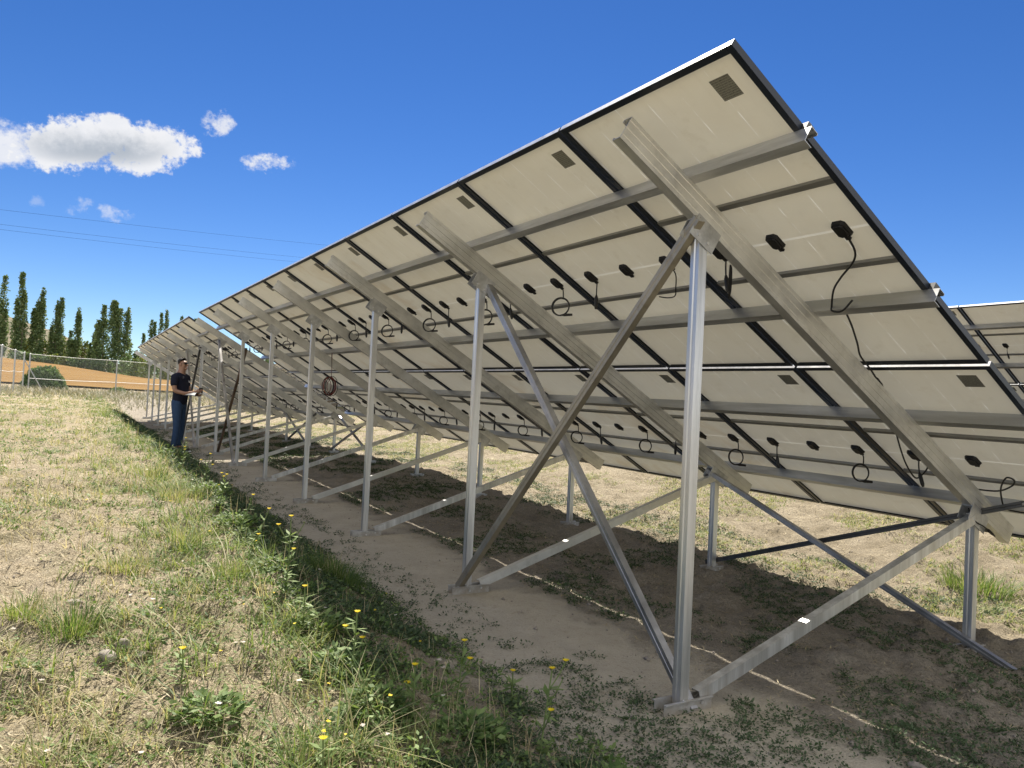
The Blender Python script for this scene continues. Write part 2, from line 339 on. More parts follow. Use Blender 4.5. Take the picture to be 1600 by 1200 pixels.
# ploughed stubble field beyond the fence (a sheet just above the ground)
M_field, b, p = mat('stubble_field')
tc = b.n('ShaderNodeTexCoord'); pos = tc.outputs['Object']; mp = b.n('ShaderNodeMapping'); b.link(pos, mp.inputs[0]); mp.inputs['Scale'].default_value = (.35, .03, 1); mp.inputs['Rotation'].default_value = (0, 0, .12)
n1 = b.noise(mp.outputs[0], 1.6, 6, .65); n2 = b.noise(pos, .9, 5, .7); n3 = b.noise(pos, .03, 3, .5)
c = b.mix(b.mapr(n1, .35, .65), (.165, .095, .030), (.24, .150, .055)); c = b.mix(b.m('MULTIPLY', b.mapr(n2, .4, .7), .5), c, (.10, .048, .018)); c = b.mix(b.mapr(n3, .45, .6), c, (.22, .135, .048))
b.link(c, p.inputs['Base Color']); p.inputs['Roughness'].default_value = 1.0; p.inputs['Specular IOR Level'].default_value = .05
fx = np.linspace(62, 212, 60); fyy = np.linspace(-45, 70, 60); FX, FY = np.meshgrid(fx, fyy, indexing='ij')
FX2 = FX + 3.0 * np.sin(FY * .11); FZ = Hs(FX2, FY) + .10 + .10 * fbm(FX2 * .4, FY * .4, 3, 5)
ii = (np.arange(59)[:, None] * 60 + np.arange(59)[None, :]).ravel()
fo = link('field', np_mesh('field', np.stack([FX2.ravel(), FY.ravel(), FZ.ravel()], 1), [np.stack([ii, ii + 60, ii + 61, ii + 1], 1)], M_field, smooth=True)); tag(fo, kind='structure')

# scrub covered hill behind the poplars
M_hill, b, p = mat('scrub_hill')
tc = b.n('ShaderNodeTexCoord'); pos = tc.outputs['Object']; n1 = b.noise(pos, .06, 7, .7); n2 = b.noise(pos, .35, 4, .6); n3 = b.noise(pos, .015, 3, .5)
c = b.mix(b.mapr(n1, .4, .6), (.155, .125, .080), (.085, .080, .040)); c = b.mix(b.mapr(n2, .55, .68), c, (.05, .06, .025)); c = b.mix(b.mapr(n3, .5, .65), c, (.19, .15, .10))
b.link(c, p.inputs['Base Color']); p.inputs['Roughness'].default_value = 1.0
hx = np.linspace(330, 800, 70); hy = np.linspace(-60, 260, 110); HX, HY = np.meshgrid(hx, hy, indexing='ij')
ridge = np.interp(HY, [-60, -25, -7, 4, 12, 23, 40, 90, 160, 260], [0, 4, 10, 18.0, 22, 26.5, 33, 44, 40, 20]) + G
prof = np.exp(-((HX - 500) / 95) ** 2)
HZ = 3 + ridge * prof + (fbm(HX * .03, HY * .03, 5, 9) - .5) * 9 * prof - 4 * (1 - prof)
ii = (np.arange(69)[:, None] * 110 + np.arange(109)[None, :]).ravel()
ho = link('hill', np_mesh('hill', np.stack([HX.ravel(), HY.ravel(), HZ.ravel()], 1), [np.stack([ii, ii + 110, ii + 111, ii + 1], 1)], M_hill, smooth=True)); tag(ho, kind='structure')

# ------------------------------------------------------------------ solar arrays
TH = 0.528197
W, L, GAPX, GAPS = 1.134, 2.094, .017, .022
def basis(phi):
    U = Vector((math.cos(phi), 0, math.sin(phi))); S = Vector((math.sin(TH) * math.sin(phi), -math.cos(TH), -math.sin(TH) * math.cos(phi)))
    N = S.cross(U)
    if N.z > 0: N = -N
    return U, S, N
# module prototype meshes, module-local: x along the row, y up-slope (0 at the upper edge), z = -depth below glass
def mod_meshes():
    m = {}
    k = MB(); k.box(.004, W - .004, -L + .004, -.004, -.0052, -.0015, 0)                            # glass
    k.add([(.004, -L + .004, -.0085), (W - .004, -L + .004, -.0085), (W - .004, -.004, -.0085), (.004, -.004, -.0085)], [(0, 3, 2, 1)], 1); m['lam'] = k.mesh('solar_module', [M_glass, M_back])
    k = MB(); D = .030
    prof = [(0, 0), (0, -D), (.030, -D), (.030, -D + .002), (.003, -D + .002), (.003, -.0095), (.009, -.0095), (.009, -.0087), (.0035, -.0087), (.0035, -.001), (.009, -.001), (.009, 0)]
    # long sides
    k.extrude(prof, (0, -L, 0), (0, 0, 0), (1, 0, 0), (0, 0, 1)); k.extrude(prof, (W, -L, 0), (W, 0, 0), (-1, 0, 0), (0, 0, 1))
    pr2 = [(a, c) for a, c in prof]
    k.extrude(pr2, (.0305, 0, -.0003), (W - .0305, 0, -.0003), (0, -1, 0), (0, 0, 1)); k.extrude(pr2, (.0305, -L, -.0003), (W - .0305, -L, -.0003), (0, 1, 0), (0, 0, 1))
    for y0, y1 in ((-.0303, -.0003), (-L + .0003, -L + .0303)):                                     # closed corners
        for x0, x1 in ((.0031, .0304), (W - .0304, W - .0031)): k.box(x0, x1, (-.003 if y0 > -1 else -L + .0003), (-.0003 if y0 > -1 else -L + .003), -.0278, -.0098)
    m['frame'] = k.mesh('module_frame', M_frame)
    k = MB(); k.box(.001, W - .001, .0004, .0016, -.0295, -.0005); m['glint'] = k.mesh('edge_glint_strip', M_glint)  # added bright strip that gives the frame's upper edge its sun glint
    k = MB(); pr = [(-.014, 0), (-.014, .020), (.014, .020), (.014, .018), (-.012, .018), (-.012, 0)]
    k.extrude([(-.015, 0), (.015, 0), (.015, .018), (-.015, .018)], (.0306, 0, -.0285), (W - .0306, 0, -.0285), (0, 1, 0), (0, 0, 1)); m['bar'] = k.mesh('crossbar', M_bar)
    # junction box, rounded octagon with a raised lid and a cable gland
    k = MB()
    def oct_(a, c, ch, z0, z1, sc=.88):
        pts = [(-a, -c + ch), (-a + ch, -c), (a - ch, -c), (a, -c + ch), (a, c - ch), (a - ch, c), (-a + ch, c), (-a, c - ch)]
        vs = [(x, y, z0) for x, y in pts] + [(x * sc, y * sc, z1) for x, y in pts]
        k.add(vs, [(i, (i + 1) % 8, 8 + (i + 1) % 8, 8 + i)[::-1] for i in range(8)] + [tuple(range(8)), tuple(range(8, 16))[::-1]])
    oct_(.036, .050, .014, 0, -.017); oct_(.026, .038, .010, -.0168, -.024, .9)
    k.box(-.012, .012, -.066, -.046, -.014, -.003)
    m['jbox'] = k.mesh('junction_box', M_box)
    dn = Vector((0, -math.sin(TH), -math.cos(TH)))                                                   # gravity in module coordinates (row level)
    def ring_mesh(seed):
        r = random.Random(seed); o = Vector((.175 if seed else .175, -1.04, -.012)); k = MB(); ca = o + Vector((0, -.06, 0)); c0 = ca + dn * .105 + Vector((.0, -.01, -.03))
        e1 = Vector((-.5, -.74 + .2 * r.uniform(-1, 1), .43)).normalized(); e2 = dn; rad = .055 + r.uniform(-.004, .006)
        for t in range(2):
            pts = [c0 + e1 * (rad + .003 * t) * math.cos(q) + e2 * (rad * 1.05 + .002 * t) * math.sin(q) + Vector((0, .004, 0)) * t for q in np.linspace(0, 2 * math.pi, 25)]
            k.tube(pts, .0052, 6)
        k.tube(catmull([ca, ca + dn * .03 + Vector((-.012, 0, 0)), c0 + e1 * rad * .3 - e2 * rad * .98 + Vector((0, 0, -.006))], 5), .0045)
        c1 = c0 + e2 * rad; k.tube([c1, c1 + e1 * .03, c1 + e1 * .085], [.0042, .011, .009], 8)
        return k.mesh('cable', M_cable)
    m['ring'] = [ring_mesh(s) for s in range(4)]
    def short_mesh(seed):
        r = random.Random(seed + 50); o = Vector((.915, -1.10, -.012)); k = MB()
        e = (dn + Vector((r.uniform(-.45, .0), 0, 0))).normalized()
        k.tube(catmull([o, o + dn * .04, o + dn * .07 + e * .02], 4), .0045); q = o + dn * .07 + e * .018; k.tube([q, q + e * .02, q + e * .075, q + e * .095], [.006, .0125, .0125, .007], 8)
        return k.mesh('cable', M_cable)
    m['short'] = [short_mesh(s) for s in range(3)]
    k = MB(); k.box(-.05, .05, -.055, .055, -.0006, 0); m['label'] = k.mesh('rating_label', M_label)
    return m
MM = mod_meshes()
def tube_part(pts, r, name, parent, m, n=6):
    k = MB(); k.tube(catmull(pts, 6), r, n); return k.build(name, m, parent, True)
NMOD = [0]
def add_module(root, M4, cables=True, special=False):
    i = NMOD[0]; NMOD[0] += 1
    o = link('solar_module', MM['lam'], root); o.matrix_basis = M4
    link('module_frame', MM['frame'], o); link('edge_glint_strip', MM['glint'], o)
    for s in (.745, 1.275): c = link('crossbar', MM['bar'], o); c.location = (0, -s, 0)
    for a in (.175, .545, .915):
        c = link('junction_box', MM['jbox'], o); c.location = (a, -1.04, -.0087)
        if a == .545: c.rotation_euler = (0, 0, 0)
    c = link('rating_label', MM['label'], o); c.location = (.17, -.165, -.0087)
    if cables:
        if not special: link('cable', MM['ring'][i % 4], o)
        link('cable', MM['short'][i % 3], o)
    return o
def cprof(w_, d, t=.003, lip=.014, ribs=()):
    """C section: web on x=0 along y 0..w_, flanges to x=d"""
    out = [(0, 0), (d, 0), (d, lip), (d - t, lip), (d - t, t), (t, t)]
    for y in sorted(ribs): out += [(t, y - .003), (t + .0022, y), (t, y + .003)]
    out += [(t, w_ - t), (d - t, w_ - t), (d - t, w_ - lip), (d, w_ - lip), (d, w_), (0, w_)]
    for y in sorted(ribs, reverse=True): out += [(0, y + .003), (.0022, y), (0, y - .003)]
    return out
def build_array(label, O, phi, nmod, rafts, purlin_over=(.065, .05), group='solar arrays', near=False, xb=(), rxb=(), gnd=None, cables=True, special=None):
    O = Vector(O); U, S, N = basis(phi)
    g0 = float(Hs(O.x, O.y - .45)); root = empty('solar_array', (O.x, O.y, g0)); tag(root, label, 'solar array', group)
    Ol = Vector((0, 0, O.z - g0))                                   # origin of plane in root coordinates
    B = Matrix((U, -S, -N)).transposed()
    def P(a, s, h): return Ol + U * a + S * s + N * h
    def M4(a, s):
        m = B.to_4x4(); m.translation = P(a, s, 0); return m
    mods = {}
    for j in range(nmod):
        for r_ in range(2):
            o = add_module(root, M4(j * (W + GAPX), r_ * (L + GAPS)), cables, (j, r_) in (special or ())); mods[(j, r_)] = o
    Ltot = nmod * (W + GAPX) - GAPX
    pf = cprof(.045, .072, .0025, .012)
    # purlins: web up-slope side, flange downwards
    pp = [(0, .0305), (.045, .0305), (.045, .042), (.0425, .042), (.0425, .033), (.0025, .033), (.0025, .1015), (.045, .1015), (.045, .104), (0, .104)]
    for s in (.452, 1.492, 2.558, 3.598):
        k = MB(); k.extrude([(a, c) for a, c in pp], P(-purlin_over[0], s, 0), P(Ltot + purlin_over[1], s, 0), S, N); po = k.build('purlin', M_purlin, root)
        for a, sg in ((0, -1), (Ltot, 1)):                          # end clamps and their bolts
            k = MB(); x0, x1 = (a - .024, a - .002) if sg < 0 else (a + .002, a + .024)
            k.extrude([(x0, .030), (x1, .030), (x1, -.004), ((x1 + .010) if sg < 0 else x1, -.004), ((x1 + .010) if sg < 0 else x1, -.0075), (x0 if sg < 0 else x0 - .010, -.0075), (x0 if sg < 0 else x0 - .010, -.004), (x0, -.004)], P(0, s + .002, 0), P(0, s + .043, 0), U, N)
            k.build('end_clamp', M_dark, root)
            k = MB(); c = P((x0 + x1) / 2, s + .022, 0); k.tube([c + N * -.014, c + N * -.0078], .007, 6); k.build('bolt', M_bolt, root)
        for j in range(1, nmod):                                    # mid clamps
            k = MB(); a = j * (W + GAPX) - GAPX / 2
            if near and j < 7:
                k.extrude([(-.006, .030), (.006, .030), (.006, -.0008), (.018, -.0008), (.018, -.004), (-.018, -.004), (-.018, -.0008), (-.006, -.0008)], P(a, s + .004, 0), P(a, s + .041, 0), U, N); k.build('mid_clamp', M_plate, root)
    # rafters
    rp = cprof(.120, .055, .003, .016, (.022, .060, .098))
    r0, r1 = .055, 3.87
    kr = MB(); kr.extrude([(x, y + .1045) for x, y in rp], P(0, r0, 0), P(0, r1, 0), U, N); rme = kr.mesh('rafter', M_rafter)
    HT = .2245
    feet = []
    for i, a in enumerate(rafts):
        o = link('rafter', rme, root); o.location = U * a
        for s_c, s_len, nm in ((.675, .165, 'upper'), (3.46, .21, 'lower')):
            # gusset: U-shaped shoe under the rafter
            k = MB(); ca = P(a, s_c - s_len / 2, 0); cb_ = P(a, s_c + s_len / 2, 0)
            k.extrude([(-.004, .200), (-.004, .312), (-.001, .312), (-.001, .2275), (.060, .2275), (.060, .312), (.063, .312), (.063, .200), (.060, .200), (.060, .2246), (-.001, .2246), (-.001, .200)], ca, cb_, U, N)
            g = k.build('bracket', M_plate, root)
            for q in (.3, .7):
                c = P(a - .004, s_c - s_len / 2 + s_len * q, .285); k = MB(); k.tube([c, c - U * .006], .008, 6); k.build('bolt', M_bolt, g)
        # posts
        for s_c, tall in ((.655, True), (3.44, False)):
            top = P(a + .003, s_c, .232 if tall else .232); y = top.y
            wx, wy = O.x + top.x, O.y + top.y
            gz = float(Hs(wx, wy)) - g0
            t = .003; pw, pd = .054, .050
            # web faces the high side (+Y), lips on the low side
            prof = [(0, 0), (pw, 0), (pw, -pd), (pw - .014, -pd), (pw - .014, -pd + t), (pw - t, -pd + t), (pw - t, -t), (pw * .5 + .006, -t), (pw * .5, -t - .004), (pw * .5 - .006, -t), (t, -t), (t, -pd + t), (.014, -pd + t), (.014, -pd), (0, -pd), ]
            prof = prof[:1] + [(pw * .5 - .006, 0), (pw * .5, -.004), (pw * .5 + .006, 0)] + prof[1:]
            yy = y + pd / 2
            k = MB(); k.extrude(prof, (top.x, yy, gz - .05), (top.x, yy, top.z - .004), (1, 0, 0), (0, 1, 0))
            po = k.build('tall_post' if tall else 'short_post', M_post, root)
            # foot: two channel plates either side
            k = MB(); fy0, fy1 = (-.165, .125) if tall else (-.11, .10); zz = gz
            for x0, sg in ((top.x - .0075, -1), (top.x + pw + .0035, 1)):
                k.box(x0, x0 + .004, y + fy0, y + fy1, zz - .065, zz + .055)
                xa, xb_ = (x0 - .012, x0 - .0002) if sg < 0 else (x0 + .0042, x0 + .016)
                k.box(xa, xb_, y + fy0, y + fy1, zz - .068, zz - .058); k.box(xa, xb_, y + fy0, y + fy1, zz + .051, zz + .0552)
            fp = k.build('foot_plate', M_foot, root)
            for dy, dz in ((-.01, .02), (.012, .055), (-.10 if tall else -.06, .035)):
                c = Vector((top.x - .0078, y + dy, zz + dz)); k = MB(); k.tube([c, c - Vector((.007, 0, 0))], .008, 6); k.build('bolt', M_bolt, fp)
            feet.append((top.x, y, zz, top.z))
        tp, sp_ = feet[-2], feet[-1]
        # diagonal from the tall post's foot to the short post's head
        a0 = Vector((tp[0] + .002, tp[1] - .10, tp[2] + .055)); a1 = Vector((tp[0] + .002, sp_[1] + .030, sp_[3] - .035))
        d = (a1 - a0).normalized(); nrm = Vector((1, 0, 0)).cross(d).normalized()
        if nrm.z < 0: nrm = -nrm
        k = MB(); pr = cprof(.055, .048, .003, .012); pr = [(x, y - .0275) for x, y in pr]
        k.extrude(pr, a0, a1, (1, 0, 0), nrm); k.build('diagonal_brace', M_rafter if i % 2 else M_post, root)
    def brace(p0, p1, m, w_=.048, d_=.040, label=None):
        p0 = Vector(p0); p1 = Vector(p1); d = (p1 - p0).normalized(); n2_ = Vector((0, 1, 0)).cross(d).normalized()
        pr = [(x, y - w_ / 2) for x, y in cprof(w_, d_, .003, .010, (w_ / 2,))]
        k = MB(); k.extrude(pr, p0, p1, (0, -1, 0), n2_); o = k.build('cross_brace', m, root)
        if label: o['label'] = label
        return o
    for (i, j, side, m, e0, e1) in xb:                              # between tall posts i (head) and j (foot)
        ti, tj = feet[2 * i], feet[2 * j]
        yo = .070 if side > 0 else -.032
        p0 = Vector((ti[0] + (-.02 if side > 0 else .0), ti[1] + yo, ti[3] + .01 + e0)); p1 = Vector((tj[0] + (.06 if j > i else -.0), tj[1] + yo, tj[2] + .03 + e1))
        brace(p0, p1, m)
    for (i, j, side, m, ext0, ext1) in rxb:
        ti, tj = feet[2 * i + 1], feet[2 * j + 1]; yo = .070 if side > 0 else -.032
        p0 = Vector((ti[0] + .027, ti[1] + yo, ti[3] - .0)); p1 = Vector((tj[0] + .027, tj[1] + yo, tj[2] + .10)); d = p1 - p0
        brace(p0 - d * ext0, p1 + d * ext1, m, .036, .036)
    root['n'] = len(rafts); del root['n']
    return root, mods, P, feet
near_special = {(0, 0), (0, 1), (1, 0)}
A1, mods1, P1, feet1 = build_array('nearest long array of solar modules on galvanised posts with crossed braces at its front end', (0, 0, G), .0077, 12,
    [.575, 2.76, 4.945, 7.13, 9.315, 11.55, 13.85], purlin_over=(.055, .16), near=True, xb=((0, 1, 1, M_brace2, .02, .0), (1, 0, -1, M_brace, -.06, -.03), (5, 6, -1, M_rust, -.25, .0), (6, 5, 1, M_brace, -.02, -.02)),
    rxb=((1, 0, 1, M_brace, .02, .135), (0, 1, -1, M_dark, .12, .05), (5, 6, 1, M_brace, .0, .0), (6, 5, -1, M_brace, .08, .0)), special=near_special)
A2, mods2, P2, feet2 = build_array('lower array of solar modules beyond the gap, behind the standing man', (14.10, .15, .02 + G), -.0045, 12,
    [1.15 + 2.18 * i for i in range(7)], xb=((1, 0, 1, M_brace, -.02, -.02), (0, 1, 1, M_dark, .0, .0)), rxb=((1, 0, 1, M_brace, .1, .1), (0, 1, -1, M_dark, .1, .1)))
U1, S1, N1 = basis(.0077)
O2 = Vector((.93, -9.34, .36 + G))
A3, mods3, P3_, feet3 = build_array('second row of solar modules further back, seen only past the right edge', tuple(O2), .0077, 27,
    [.2 + 2.18 * i for i in range(14)], xb=(), rxb=((1, 0, 1, M_brace, .1, .1),))

for dx in (0, .09):
    c = Vector((-.29 - dx * 0 + .02, -2.74, -2.76 + G)) - A1.location + Vector((.06 + dx, 0, .0)); k = MB(); k.tube([c + Vector((0, -.03, 0)), c + Vector((0, .012, .0)), c + Vector((0, .018, 0))], [.016, .022, .014], 10); k.build('bolt', M_bolt, A1)
A4, mods4, P4_, feet4 = build_array('continuation of the second row, glimpsed through the gap between the two arrays', (O2.x + 31.9, O2.y + .1, O2.z + .1), -.004, 26,
    [.6 + 2.18 * i for i in range(14)], rxb=((1, 0, 1, M_brace, .1, .1),), cables=False)
# the loose leads of the nearest modules
def P1w(a, s, h): return A1.location + P1(a, s, h)
def lead(mod, pts, r=.0052):
    mi = mod.matrix_basis.inverted()
    k = MB(); k.tube([mi @ P1(*q) for q in catmull(pts, 6)], r, 7); return k.build('cable', M_cable, mod, True)
mods_0 = mods1[(0, 0)]
lead(mods_0, [(.175, 1.09, .016), (.183, 1.177, .03), (.226, 1.238, .04), (.329, 1.315, .05), (.423, 1.401, .05), (.474, 1.485, .08), (.46, 1.49, .112), (.402, 1.49, .116), (.352, 1.470, .07)])
lead(mods_0, [(.451, 1.56, .06), (.50, 1.70, .05), (.56, 1.86, .05), (.602, 1.967, .055), (.615, 2.093, .055), (.625, 2.18, .06)])
k = MB(); mi = mods_0.matrix_basis.inverted(); k.tube([mi @ P1(*q) for q in ((.625, 2.17, .06), (.627, 2.19, .06), (.632, 2.25, .06), (.634, 2.27, .06))], [.005, .010, .009, .004], 8); k.build('connector', M_box, mods_0)
# bundle hanging from the far box of module 0
for t in range(4):
    c = P1(.93, 1.20, .07 + .004 * t); dn1 = Vector((0, 0, -1)); e1 = Vector((.5, -.85, .1)).normalized()
    k = MB(); k.tube([mi @ (c + e1 * .018 * math.cos(q) + dn1 * (.075 + .006 * t) * math.sin(q)) for q in np.linspace(0, 2 * math.pi, 23)], .0036, 6); k.build('cable', M_cable, mods_0, True)
# module 1: half ring
lead(mods1[(1, 0)], [(1.326, 1.09, .016), (1.33, 1.14, .03), (1.36, 1.20, .07), (1.40, 1.25, .09), (1.47, 1.26, .09), (1.53, 1.24, .09)], .0038)
m01 = mods1[(0, 1)]
lead(m01, [(.841, 2.80, .05), (.916, 3.01, .06), (.962, 3.19, .08), (.975, 3.34, .09), (.902, 3.29, .08), (.842, 3.22, .05), (.849, 3.18, .02)])
lead(m01, [(.66, 3.46, .06), (.51, 3.446, .06), (.39, 3.351, .06), (.347, 3.271, .06), (.38, 3.25, .06), (.447, 3.35, .07), (.495, 3.47, .08), (.503, 3.57, .11), (.42, 3.60, .112), (.1, 3.60, .112)])
lead(m01, [(.60, 3.37, .235), (.585, 3.40, .27), (.57, 3.44, .29), (.555, 3.50, .285), (.553, 3.56, .28)], .0045)
k = MB(); mi = m01.matrix_basis.inverted(); k.tube([mi @ P1(*q) for q in ((.553, 3.55, .28), (.553, 3.57, .28), (.553, 3.62, .278), (.553, 3.66, .276))], [.005, .010, .009, .003], 8); k.build('connector', M_box, m01)

# coil of red and black wire hanging under the array
M_red = flat('dark_red_wire', (.16, .015, .012), .45)
cx = P1w(8.95, 1.50, .11); ck = empty('wire_coil', cx - Vector((0, 0, .75))); tag(ck, 'coil of dark red and black wire hanging on its own lead under the modules', 'wire coil')
for nm, m, sd in (('red_wire', M_red, 1), ('black_wire', M_cable, 2)):
    r_ = random.Random(sd); k = MB(); cc = Vector((0, 0, .26)); e1 = Vector((.45, -.89, 0))
    pts = []
    for t in range(5):
        rr = .105 + r_.uniform(-.018, .018); ox = r_.uniform(-.02, .02)
        for q in np.linspace(-math.pi / 2, 1.5 * math.pi, 20)[:-1]:
            pts.append(cc + e1 * (ox + rr * math.cos(q + math.pi)) + Vector((.01 * t, .01 * t, -rr * 1.22 * math.sin(q + math.pi))))
    k.tube(pts, .005, 5)
    k.tube(catmull([cc + Vector((0, 0, .15)), cc + Vector((.01, 0, .30)), cc + Vector((-.02, .01 * sd, .44)), Vector((.0 + .02 * sd, 0, .75))], 5), .004, 5)
    k.build(nm, m, ck, True)

# ------------------------------------------------------------------ vegetation
def leafmat(name, cols, trans=.35, rough=.6):
    m, b, p = mat(name); nt = m.node_tree
    at = b.n('ShaderNodeAttribute', attribute_name='tone')
    n = len(cols); c = b.ramp(at.outputs['Fac'], [(i / (n - 1), q) for i, q in enumerate(cols)])
    b.link(c, p.inputs['Base Color']); p.inputs['Roughness'].default_value = rough; p.inputs['Specular IOR Level'].default_value = .25
    tr = b.n('ShaderNodeBsdfTranslucent'); b.link(b.mix(1.0, c, (1.2, 1.2, .80), 'MULTIPLY'), tr.inputs[0])
    ms = b.n('ShaderNodeMixShader'); ms.inputs[0].default_value = trans
    b.link(p.outputs[0], ms.inputs[1]); b.link(tr.outputs[0], ms.inputs[2]); b.link(ms.outputs[0], nt.nodes['Material Output'].inputs[0])
    return m
M_grass = leafmat('grass_blades', [(.46, .40, .27), (.36, .32, .18), (.23, .27, .085), (.14, .20, .05), (.07, .125, .03)], .4)
M_straw = leafmat('straw', [(.52, .45, .30), (.42, .34, .20), (.30, .24, .14)], .25)
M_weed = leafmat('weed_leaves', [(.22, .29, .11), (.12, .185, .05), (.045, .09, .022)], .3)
M_weed_shaded = leafmat('weed_leaves_painted_shade', [(.10, .14, .07), (.06, .095, .04), (.035, .06, .025)], .25)  # same weeds as above, with shade put into a darker leaf colour
M_yel = leafmat('yellow_petals', [(.75, .60, .03), (.70, .52, .02)], .3)
M_wht = leafmat('white_umbels', [(.70, .66, .58), (.55, .48, .42)], .3)
M_stem = leafmat('green_stem', [(.20, .25, .10), (.12, .18, .06)], .2)

def blades(base, hgt, wid, lean, az, tone, bend=.5):
    """curved 3-segment blades; all arrays (n,)"""
    n = len(hgt); d = np.stack([np.cos(az), np.sin(az), np.zeros(n)], 1); s = np.stack([-np.sin(az), np.cos(az), np.zeros(n)], 1)
    vs = []
    for t, wf in ((0, 1.0), (.45, .8), (.8, .45)):
        c = base + d * (hgt * lean * (t * (1 - bend) + bend * t * t * 1.6))[:, None] + np.array([0, 0, 1.0]) * (hgt * (t - .28 * lean * t * t))[:, None]
        vs += [c - s * (wid * wf / 2)[:, None], c + s * (wid * wf / 2)[:, None]]
    t = 1.0; vs.append(base + d * (hgt * lean * (t * (1 - bend) + bend * 1.6))[:, None] + np.array([0, 0, 1.0]) * (hgt * (t - .28 * lean))[:, None])
    V = np.stack(vs, 1).reshape(-1, 3); k = np.arange(n)[:, None] * 7
    Q = np.concatenate([k + np.array([[0, 1, 3, 2]]), k + np.array([[2, 3, 5, 4]])]); T = k + np.array([[4, 5, 6]])
    return V, Q, T, np.repeat(tone, 7)
def leaves(base, length, wid, az, pitch, tone, roll=None):
    """diamond leaves, slightly folded"""
    n = len(length); d = np.stack([np.cos(az) * np.cos(pitch), np.sin(az) * np.cos(pitch), np.sin(pitch)], 1)
    s = np.stack([-np.sin(az), np.cos(az), np.zeros(n)], 1)
    if roll is not None:
        up = np.cross(d, s); s = s * np.cos(roll)[:, None] + up * np.sin(roll)[:, None]
    mid = base + d * (length * .5)[:, None]
    V = np.stack([base, mid + s * (wid / 2)[:, None], base + d * length[:, None], mid - s * (wid / 2)[:, None]], 1).reshape(-1, 3)
    k = np.arange(n)[:, None] * 4; return V, k + np.array([[0, 1, 2, 3]]), np.repeat(tone, 4)
def merge(name, parts, m, smooth=False):
    Vs, Qs, Ts, To = [], [], [], []; off = 0
    for pt in parts:
        if len(pt) == 4: V, Q, T, t = pt
        else: V, Q, t = pt; T = None
        Vs.append(V); Qs.append(Q + off); To.append(t)
        if T is not None: Ts.append(T + off)
        off += len(V)
    fl = [np.concatenate(Qs)] + ([np.concatenate(Ts)] if Ts else [])
    return np_mesh(name, np.concatenate(Vs), fl, m, attr=np.concatenate(To))
CAMXY = np.array([-1.985, 2.035])
def bank_points(n, x0=-.8, x1=46, y0=.35, ymax=9, power=1.7, dens=None):
    """points on the bank, denser near the camera"""
    u = rng.random(n); r = (.9 ** (1 / power) + u * (48 ** (1 / power) - .9 ** (1 / power))) ** power
    a = rng.uniform(R(-64), R(12), n); X = CAMXY[0] + r * np.cos(a); Y = CAMXY[1] + r * np.sin(a)
    ok = (Y > y0) & (Y < ymax) & (X < x1)
    if dens is not None: ok &= rng.random(n) < dens(X, Y)
    return X[ok], Y[ok], r[ok]
def bare_left(X, Y): return 1 - .9 * sstep(Y + .9 * (fbm(X * .8, Y * .8, 3, 37) - .5), 1.70, 1.95) * (1 - sstep(X, 2.6, 5.0)) * sstep(fbm(X * 1.1, Y * 1.1, 3, 39), .28, .42)
def d_green(X, Y):                       # green strip along the bank's shoulder and patches behind
    edge = np.exp(-((Y - 1.0) / .55) ** 2); pat = sstep(fbm(X * .9, Y * .9, 4, 31), .44, .60)
    bare = bare_left(X, Y)
    return bare * np.clip(.22 + .6 * edge * sstep(fbm(X * 1.6, Y * 1.6, 3, 33), .30, .55) + .6 * pat, 0, 1) * (.05 + .95 * sstep(Y, .72, .95)) * (.25 + .75 * sstep(fbm(X * 4, Y * 4, 2, 35), .38, .55))
parts = []
X, Y, r = bank_points(46000, dens=d_green, y0=.25)
nb = 10; Xb = np.repeat(X, nb) + rng.normal(0, .022, len(X) * nb) * np.repeat(1 + r * .05, nb); Yb = np.repeat(Y, nb) + rng.normal(0, .022, len(X) * nb) * np.repeat(1 + r * .05, nb); rb = np.repeat(r, nb)
nB_ = len(Xb); hg = rng.uniform(.025, .10, nB_) * np.repeat(np.clip(rng.lognormal(-.1, .45, len(X)), .4, 2.2) * (1 + .6 * np.exp(-((Y - 1.25) / .28) ** 2)) * (.5 + .5 * sstep(Y, .7, 1.0)), nb); tone = np.clip(np.repeat(np.clip(rng.normal(.42, .3, len(X)) + .25 * (Y < 1.6), 0, 1), nb) + rng.normal(0, .12, nB_), 0, 1)
parts.append(blades(np.stack([Xb, Yb, H(Xb, Yb) - .004], 1), hg, rng.uniform(.0022, .0045, nB_) * (1 + rb * .10), rng.uniform(.15, 1.7, nB_), rng.uniform(0, 6.283, nB_), tone))
tag(link('grass', merge('grass', parts, M_grass)), 'short mixed green and straw coloured grass covering the sunny bank', 'grass', kind='stuff')
# seed stalks: taller dry thin grass
X, Y, r = bank_points(22000, dens=lambda X, Y: bare_left(X, Y) * .3 + .6 * sstep(fbm(X * .7, Y * .7, 3, 41), .45, .6)); n = len(X)
parts = [blades(np.stack([X, Y, H(X, Y)], 1), rng.uniform(.06, .19, n), rng.uniform(.0014, .0026, n) * (1 + r * .12), rng.uniform(.05, .55, n), rng.uniform(0, 6.283, n), rng.random(n))]
# flat litter lying on the ground
X, Y, r = bank_points(90000, dens=lambda X, Y: .5 + .5 * sstep(fbm(X * 2, Y * 2, 3, 43), .4, .6)); n = len(X)
parts.append(leaves(np.stack([X, Y, H(X, Y) + .004], 1), rng.uniform(.015, .07, n) * (1 + r * .05), rng.uniform(.0015, .005, n) * (1 + r * .12), rng.uniform(0, 6.283, n), rng.uniform(-.1, .35, n), rng.random(n)))
tag(link('dry_stalks', merge('dry_stalks', parts, M_straw)), 'dry pale stalks and straw litter between the grass of the bank', 'dry grass', kind='stuff')
